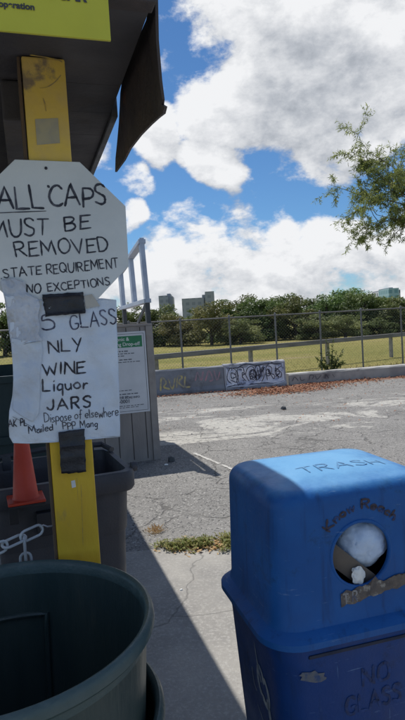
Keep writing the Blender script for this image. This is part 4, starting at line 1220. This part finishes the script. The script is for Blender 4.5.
# guard rail behind the fence
RA = Vector((-1.16, 15.5, 0)); RB = Vector((6.98, 20.8, 0))
rd = (RB-RA).normalized(); ryaw = math.atan2(rd.y, rd.x)
gr = thing('guard_rail', 'weathered horizontal guard rail on short posts behind the chain link fence', 'guard rail'); OFF[gr.name] = (0, 0, 0)
gr.location = (RA.x, RA.y, 0); gr.rotation_euler = (0, 0, ryaw)
b = MB(); b.box(-4.5, 16, -.05, .05, .73, .875, .02); b.build('rail', M['rail'], gr)
x = 3.22-2*3.3
while x < 16:
    b = MB(); b.box(x-.055, x+.055, .052, .15, -.011, .80, .01); b.build('rail_post', M['railpost'], gr)
    x += 3.3

# ================================================================== VEGETATION
def tint_faces(b, lay, f, v):
    for l in f.loops: l[lay] = (v, v, v, 1)
def leaf_mesh(name, leaves, m):
    """leaves: (pos, normal, along, length, width, tint)"""
    vs, fs, tn = [], [], []
    for p, nrm, al, ln, wd, ti in leaves:
        sd_ = al.cross(nrm)
        if sd_.length < 1e-6: continue
        sd_.normalize(); i = len(vs)
        vs += [p, p+al*ln*.5+sd_*wd*.5+nrm*wd*.12, p+al*ln, p+al*ln*.5-sd_*wd*.5+nrm*wd*.12]
        fs.append((i, i+1, i+2, i+3)); tn += [ti]*4
    me = bpy.data.meshes.new(name); me.from_pydata([tuple(v) for v in vs], [], fs)
    at = me.attributes.new('tint', 'FLOAT', 'POINT'); at.data.foreach_set('value', tn)
    me.materials.append(m)
    return me
def rvec(r):
    while True:
        v = Vector((r.uniform(-1, 1), r.uniform(-1, 1), r.uniform(-1, 1)))
        if .05 < v.length < 1: return v.normalized()
def crown_mesh(seed, m, n=8200, rx=2.1, rz=2.0, zc=2.3, ls=.165):
    r = random.Random(seed); lobes = []
    for k in range(30):
        d = rvec(r); rad_ = r.uniform(.3, 1.08)
        c = Vector((d.x*rx*rad_*.85, d.y*rx*rad_*.85, zc+d.z*rz*rad_*.82))
        lobes.append((c, r.uniform(.25, .85)*rx*.42, r.uniform(-.32, .32)))
    for k in range(7):
        a = r.uniform(0, 2*PI); lobes.append((Vector((math.cos(a)*rx*.6, math.sin(a)*rx*.6, r.uniform(.4, 1.0))), r.uniform(.5, .8), -.1))
    L = []
    tot = sum(l[1]**2 for l in lobes)
    for c, q, sh in lobes:
        for j in range(int(n*q*q/tot)):
            d = rvec(r); p = c+Vector((d.x, d.y, d.z*.8))*q*(r.random()**.35)*r.uniform(.85, 1.12)
            if p.z < .08: continue
            nr_ = (d*.8+rvec(r)*.9+Vector((0, 0, .35))).normalized(); al = rvec(r)
            al = (al-nr_*al.dot(nr_)).normalized()
            L.append((p, nr_, al, ls*r.uniform(.6, 1.5), ls*r.uniform(.35, .8), min(1, max(0, .45+sh+r.uniform(-.3, .3)))))
    return leaf_mesh('crown', L, m)
def trunk_mesh(seed, h=2.6):
    r = random.Random(seed); b = MB()
    b.tube([(0, 0, -.012), (.04, .02, h*.4), (r.uniform(-.15, .15), .05, h*.8), (r.uniform(-.3, .3), 0, h*1.25)], [.13, .10, .08, .03], 8)
    for k in range(5):
        a = r.uniform(0, 2*PI); z = r.uniform(.5, 1.6)
        b.tube([(0, 0, z), (math.cos(a)*.6, math.sin(a)*.6, z+.7), (math.cos(a)*1.2, math.sin(a)*1.2, z+1.2)], [.06, .04, .015], 6)
    bmesh.ops.recalc_face_normals(b.bm, faces=list(b.bm.faces))
    me = bpy.data.meshes.new('trunk'); b.bm.to_mesh(me); b.bm.free(); me.materials.append(M['bark']); return me
TR = [trunk_mesh(s) for s in (1, 2, 3)]
CRN = {'dark': [crown_mesh(s, M['leaf_dark']) for s in (11, 12, 13)], 'mid': [crown_mesh(s, M['leaf_mid']) for s in (21, 22)], 'pale': [crown_mesh(s, M['leaf_pale']) for s in (31,)]}
rt = random.Random(5)
def tree(u, top, Y, kd, width, label, group='trees of the line beyond the field'):
    p = dp(u, 330, Y); hgt = dp(u, top, Y).z
    t = thing('broadleaf_tree', label, 'tree', (0, 0, 0), 0, group); OFF[t.name] = (0, 0, 0)
    t.location = (p.x, Y, -.012); t.rotation_euler = (0, 0, rt.uniform(0, 6.28))
    s = width/3.6; sz = hgt/3.95
    t.scale = (1, 1, 1)
    for nm, me in (('trunk', rt.choice(TR)), ('crown', rt.choice(CRN[kd]))):
        o = bpy.data.objects.new(nm, me); COL.objects.link(o); o.parent = t; o.scale = (s, s, sz)
    return t
trees = [
 (163, 309, 49, 'mid', 4.6, 'mid green tree at the left end of the line beside the shed'),
 (181, 312, 46, 'pale', 3.6, 'small olive tree beneath the gap between the two grey towers'),
 (198, 310, 52, 'dark', 4.2, 'dark tree behind the pale one under the wider grey tower'),
 (211, 300, 44, 'pale', 4.0, 'pale yellow green tree in front of the wider grey tower'),
 (232, 303, 48, 'dark', 4.6, 'dark tree just right of the pale yellow green tree'),
 (248, 298, 53, 'mid', 4.6, 'mid green tree behind the second fence post from the left'),
 (240, 318, 43, 'pale', 3.4, 'low olive bush tree at the field edge above the graffiti barrier'),
 (264, 297, 47, 'dark', 4.4, 'dark tree above the middle of the whitish graffiti barrier'),
 (281, 294, 52, 'dark', 4.6, 'dark tree above the right end of the graffiti barrier'),
 (296, 299, 46, 'mid', 4.0, 'mid green tree left of the centre of the right hand fence bay'),
 (311, 297, 52, 'dark', 4.6, 'dark tree behind the low pale bush at the field edge'),
 (318, 316, 43, 'mid', 3.4, 'lower lighter green tree in front of the dark tall trees'),
 (328, 293, 49, 'dark', 4.4, 'dark tree left of the tallest tree in the line'),
 (347, 288, 50, 'dark', 5.2, 'tallest dark tree of the line with a ragged top'),
 (366, 292, 46, 'dark', 4.6, 'dark tree just right of the tallest one'),
 (345, 314, 42, 'pale', 3.4, 'pale olive shrub tree at the foot of the tallest tree'),
 (384, 296, 50, 'dark', 4.8, 'dark tree in front of the white and teal towers'),
 (399, 300, 45, 'mid', 4.6, 'mid green tree below the white and teal towers at the right edge'),
 (380, 317, 43, 'dark', 3.6, 'low dark tree at the field edge near the right end'),
 (3, 300, 46, 'dark', 5.0, 'dark tree seen in the gap left of the crumpled paper notice'),
]
for a in trees: tree(*a)
for k, (u, top, Y) in enumerate(((425, 297, 49), (448, 294, 46), (475, 292, 52), (505, 290, 47), (140, 304, 50), (112, 306, 47), (84, 306, 51), (55, 308, 47), (28, 306, 51), (-30, 308, 48))):
    tree(u, top, Y, ('dark', 'mid')[k % 3 == 0], 5.0, 'tree of the far line, hidden behind the signs or just outside the frame')

# feathery tree at the right, its trunk just outside the frame
def feather_tree():
    r = random.Random(17)
    base = Vector((7.4, 12.6, 0))
    t = thing('feathery_tree', 'fine leaved tree branch reaching in from the right edge against the sky', 'tree'); OFF[t.name] = (0, 0, 0)
    t.location = base
    b = MB(); b.tube([(0, 0, -.01), (-.03, 0, .8), (-.12, -.05, 1.7), (-.30, -.10, 2.52)], [.13, .11, .09, .07], 10); 
    tips = []; L = []
    tw = MB()
    def grow(p, d, ln, rr, lvl):
        path = [p]; n = 5; q = p.copy(); dd = d.copy()
        for i in range(n):
            dd = (dd+rvec(r)*.22+Vector((0, 0, .05 if lvl < 2 else -.10))).normalized()
            q = q+dd*ln/n; path.append(q.copy())
        (b if lvl < 2 else tw).tube(path, [rr*(1-.7*i/n) for i in range(n+1)], 6 if lvl < 2 else 4, caps=False)
        if lvl < 3:
            for k in range((5, 5, 5)[lvl]):
                i = r.randint(1, n); s = path[i]
                nd = (dd*.8+rvec(r)*.7).normalized()
                grow(s, nd, ln*r.uniform(.30, .55), rr*.45, lvl+1)
        if lvl >= 2:
            for i in range(1, n+1):
                for k in range(3):
                    s = path[i-1].lerp(path[i], r.random())
                    al = (dd*.5+rvec(r)*.9+Vector((0, 0, -.15))).normalized(); nr_ = (rvec(r)+Vector((0, 0, .6))).normalized()
                    nr_ = (nr_-al*nr_.dot(al)).normalized()
                    L.append((s, nr_, al, r.uniform(.05, .12), r.uniform(.010, .020), r.random()))
    o = Vector((-.30, -.10, 2.5))
    o = dp(448, 214, 12.5)-base
    b.tube([(-.30, -.10, 2.5), tuple((Vector((-.3, -.1, 2.5))+o)/2+Vector((.05, 0, .2))), tuple(o)], [.07, .06, .045], 8)
    tgt = [dp(366, 182, 12.0), dp(362, 206, 11.9), dp(372, 226, 12.1), dp(388, 186, 12.3), dp(390, 205, 12.3), dp(398, 232, 12.2), dp(385, 236, 12.0), dp(404, 176, 12.5), dp(404, 216, 12.2), dp(440, 170, 12.6), dp(470, 200, 13), dp(440, 150, 13), dp(500, 170, 13.6), dp(460, 235, 12.6), dp(376, 162, 12.2), dp(352, 196, 12.0), dp(360, 242, 12.0)]
    for q in tgt:
        v = (q-base)-o
        grow(o, v.normalized(), v.length*.92, .018, 0)
    b.build('trunk', M['bark'], t, smooth=True); tw.build('twigs', M['bark'], t)
    me = leaf_mesh('crown', L, M['leaf_fine']); ob = bpy.data.objects.new('crown', me); COL.objects.link(ob); ob.parent = t
    return len(L)
print('feather leaves', feather_tree())

# sapling growing at the fence
def sapling():
    r = random.Random(8); p = dp(331, 363, 14.75); 
    t = thing('wild_sapling', 'scrubby dark sapling growing at the fence behind the kerb', 'plant'); OFF[t.name] = (0, 0, 0)
    t.location = (p.x, p.y, -.012)
    b = MB(); L = []
    for k in range(16):
        a = r.uniform(0, 2*PI); tx = r.uniform(.1, .42); hz = r.uniform(.35, .75) if k > 1 else 1.05
        e = Vector((math.cos(a)*tx-(.12 if k < 2 else 0), math.sin(a)*tx*.5, hz)); m_ = e*.5+Vector((0, 0, .1))
        P = [Vector((0, 0, 0)), m_, e]; b.tube(P, [.012, .008, .003], 5)
        for j in range(60):
            q = r.random(); s = P[0].lerp(P[1], q*2) if q < .5 else P[1].lerp(P[2], q*2-1)
            if s.z < .15: continue
            al = rvec(r); nr_ = rvec(r); nr_ = (nr_-al*nr_.dot(al)).normalized()
            L.append((s, nr_, al, r.uniform(.05, .11), r.uniform(.02, .04), r.random()*.8))
    b.build('stem', M['bark'], t)
    me = leaf_mesh('foliage', L, M['leaf_dark']); ob = bpy.data.objects.new('foliage', me); COL.objects.link(ob); ob.parent = t
sapling()

def stuff_leaves(name, L, m, ):
    me = leaf_mesh(name, L, m); o = bpy.data.objects.new(name, me); COL.objects.link(o); o['kind'] = 'stuff'; return o
# weeds along the pavement joint
def weeds():
    r = random.Random(21); L = []
    x = -.48
    clumps = [(r.choice((-.36, -.30, -.22, -.12, -.08, .02, .08))+r.gauss(0, .035), 3.99+r.gauss(0.015, .05), r.uniform(.25, 1.25)) for k in range(38)]
    for cx, cy, s in clumps:
        for j in range(int(34*s)):
            p = Vector((cx+r.gauss(0, .025), cy+r.gauss(0, .022), .004))
            al = Vector((r.gauss(0, .6), r.gauss(0, .6), 1)).normalized(); nr_ = rvec(r); nr_ = (nr_-al*nr_.dot(al)).normalized()
            hgt = r.uniform(.02, .065)*s
            L.append((p, nr_, al, hgt, .0055, r.uniform(.1, .8)))
            tip = p+al*hgt*.8; a2 = rvec(r); a2.z = abs(a2.z)*.4; a2.normalize(); n2 = Vector((r.gauss(0, .4), r.gauss(0, .4), 1)).normalized(); n2 = (n2-a2*n2.dot(a2)).normalized()
            L.append((tip, n2, a2, r.uniform(.010, .045), r.uniform(.005, .022), r.uniform(0, 1)))
    stuff_leaves('weeds', L, M['weed'])
    S = []
    for j in range(420):
        p = Vector((r.gauss(-.03, .16), 3.985+r.gauss(0, .055), r.uniform(.007, .02))); al = rvec(r); al.z *= .25; al.normalize(); nr_ = Vector((r.gauss(0, .3), r.gauss(0, .3), 1)); nr_ = (nr_-al*nr_.dot(al)).normalized()
        S.append((p, nr_, al, r.uniform(.02, .05), r.uniform(.01, .025), r.random()))
    d0 = gp(155, 532)
    for j in range(150):
        p = Vector((d0.x+r.gauss(0, .03), d0.y+r.gauss(0, .04), .006)); al = Vector((r.gauss(0, .8), r.gauss(0, .8), .8)).normalized(); nr_ = rvec(r); nr_ = (nr_-al*nr_.dot(al)).normalized()
        S.append((p, nr_, al, r.uniform(.02, .07), .006, r.random()))
    stuff_leaves('dry_leaves', S, M['straw'])
weeds()
# reddish leaf litter along the kerb
def litter():
    r = random.Random(33); L = []
    def put(x, y, s=1.0):
        al = rvec(r); al.z *= .2; al.normalize(); nr_ = Vector((r.gauss(0, .35), r.gauss(0, .35), 1)); nr_ = (nr_-al*nr_.dot(al)).normalized()
        L.append((Vector((x, y, r.uniform(.006, .03))), nr_, al, r.uniform(.03, .075)*s, r.uniform(.02, .05)*s, r.random()))
    for k in range(5200):
        x = 2.0+r.random()**1.1*9; y = 13.70+(x-2.0)*.188-abs(r.gauss(0, .42))
        if math.sin(x*5.1)+math.sin(x*2.3+1)+r.gauss(0, .9) > -.6: put(x, y)
    for k in range(2600):
        x = r.gauss(1.75, .62); y = 12.75+r.gauss(0, .30)+(x-1.7)*.15
        if y < 13.35+.19*(x-.5)-.03: put(x, y)
    for k in range(700):
        x = r.uniform(-1.1, 2.0); y = 13.36+.17*(x-.5)-abs(r.gauss(0, .09))-.02; put(x, y, .8)
    for k in range(350): put(r.uniform(-1, 6), r.uniform(8.5, 13.2), .7)
    stuff_leaves('fallen_leaves', L, M['litter_leaf'])
litter()
# grass along the fence foot and over the field
def field_grass():
    r = random.Random(44); L = []
    def blade(x, y, s):
        al = Vector((r.gauss(0, .35), r.gauss(0, .35), 1)).normalized(); nr_ = rvec(r); nr_ = (nr_-al*nr_.dot(al)).normalized()
        L.append((Vector((x, y, -.012)), nr_, al, s*r.uniform(.6, 1.4), s*.13, r.random()))
    for k in range(9000):
        x = r.uniform(-6, 13); yb = 14.45+(x+.5)*.3035
        blade(x, yb+abs(r.gauss(0, .35))-.1, .13)
    for k in range(26000):
        y = 15+r.random()**1.5*27; x = r.uniform(-.45, .62)*y*1.0
        if y > 14.6+(x+.5)*.3: blade(x, y, .055)
    stuff_leaves('grass_blades', L, M['weed_dry'])
M['weed_dry'] = leaf_mat('grass_blade', (.17, .18, .05), (.32, .27, .11), .3, .8)
field_grass()
# loose gravel on the lot and pavement
def gravel():
    r = random.Random(91); b = MB()
    for k in range(2600):
        y = 4.05+r.random()**1.6*8.5; x = r.uniform(-.36, .42)*y
        q = r.uniform(.0025, .006)*(1+r.random()**8*2.2); z0 = .001 if y > 4 else .007
        P = [(x+q*r.uniform(.6, 1.3)*math.cos(a), y+q*r.uniform(.6, 1.3)*math.sin(a), z0) for a in (0.3, 1.6, 2.9, 4.1, 5.3)]
        T = b.v((x+q*r.uniform(-.3, .3), y+q*r.uniform(-.3, .3), z0+q*r.uniform(.6, 1.3)))
        V = [b.v(p) for p in P]
        for i in range(5): b._f([V[i], V[(i+1) % 5], T])
    kind(b.build('gravel', M['gravel']), 'stuff')
M['gravel'] = mat('gravel', (.36, .35, .33), (.17, .165, .16), 9, .9, lo=.42, hi=.58)
gravel()
# bits of litter
def bit(name, label, cat, u, v, m, s, hgt=.012):
    p = gp(u, v, .007); r = random.Random(int(u*7+v)); b = MB()
    n = 9; ring = [(p.x+s*r.uniform(.6, 1.1)*math.cos(2*PI*k/n), p.y+s*r.uniform(.6, 1.1)*math.sin(2*PI*k/n)) for k in range(n)]
    b.loft([[(x, y, .0065) for x, y in ring], [(p.x+(x-p.x)*.8, p.y+(y-p.y)*.8, .0065+hgt*r.uniform(.6, 1.2)) for x, y in ring]])
    tag(b.build(name, m), label, cat)
bit('paper_scrap', 'tiny white paper scrap on the sunlit concrete near the shadow edge', 'litter', 181, 590, M['cup'], .011, .006)
bit('loose_stone', 'dark loose stone on the asphalt right of the shed corner', 'stone', 171, 461, M['bracket'], .05, .05)
bit('plastic_scrap', 'pale scrap lying in the shadow right of the shed foot', 'litter', 166, 465, M['cup'], .03, .012)
bit('loose_stone', 'small grey stone lying in the middle of the asphalt lot', 'stone', 284, 409, M['bracket'], .06, .05)

# ================================================================== FAR BUILDINGS
def block(name, label, u0, u1, vt, Y, m, parts, depth=18):
    a = dp(u0, 320, Y); c = dp(u1, 320, Y)
    t = thing(name, label, 'building'); OFF[t.name] = (0, 0, 0); t.location = ((a.x+c.x)/2, Y, -.012)
    for nm, p0, p1, v, mm, dy in parts:
        xa = dp(p0, 320, Y).x-t.location.x; xc = dp(p1, 320, Y).x-t.location.x; z = dp((p0+p1)/2, v, Y).z
        b = MB(); b.box(xa, xc, dy, dy+depth, 0, z); b.build(nm, M[mm], t)
    return t
block('tower_block', 'narrow grey tower block far beyond the trees', 160, 174, 294, 320, 'tower', [('main_block', 160, 169.5, 295.5, 'tower', 0), ('side_block', 169.5, 174, 296, 'tower_cap', 2), ('roof_housing', 168, 171.5, 293, 'tower_cap', 5)])
block('tower_block', 'wide stepped grey tower block far beyond the trees', 182, 216, 291, 300, 'tower', [('main_block', 183, 205, 298, 'tower', 0), ('tall_wing', 206.5, 215.5, 291.5, 'tower', -2), ('lift_shaft', 203.5, 206.5, 294.5, 'tower_cap', 1)])
block('tower_block', 'small white tower block at far right above the trees', 383, 390, 290, 330, 'white_tower', [('main_block', 384, 390, 291, 'white_tower', 0), ('roof_housing', 385, 388, 289.5, 'tower_cap', 3)])
block('tower_block', 'teal glazed tower block at far right above the trees', 390, 401, 287, 310, 'teal_tower', [('main_block', 390, 400, 288, 'teal_tower', 0), ('roof_housing', 392, 396, 287, 'tower_cap', 3), ('side_block', 400, 404, 289, 'white_tower', 4)])
bpy.context.view_layer.update()
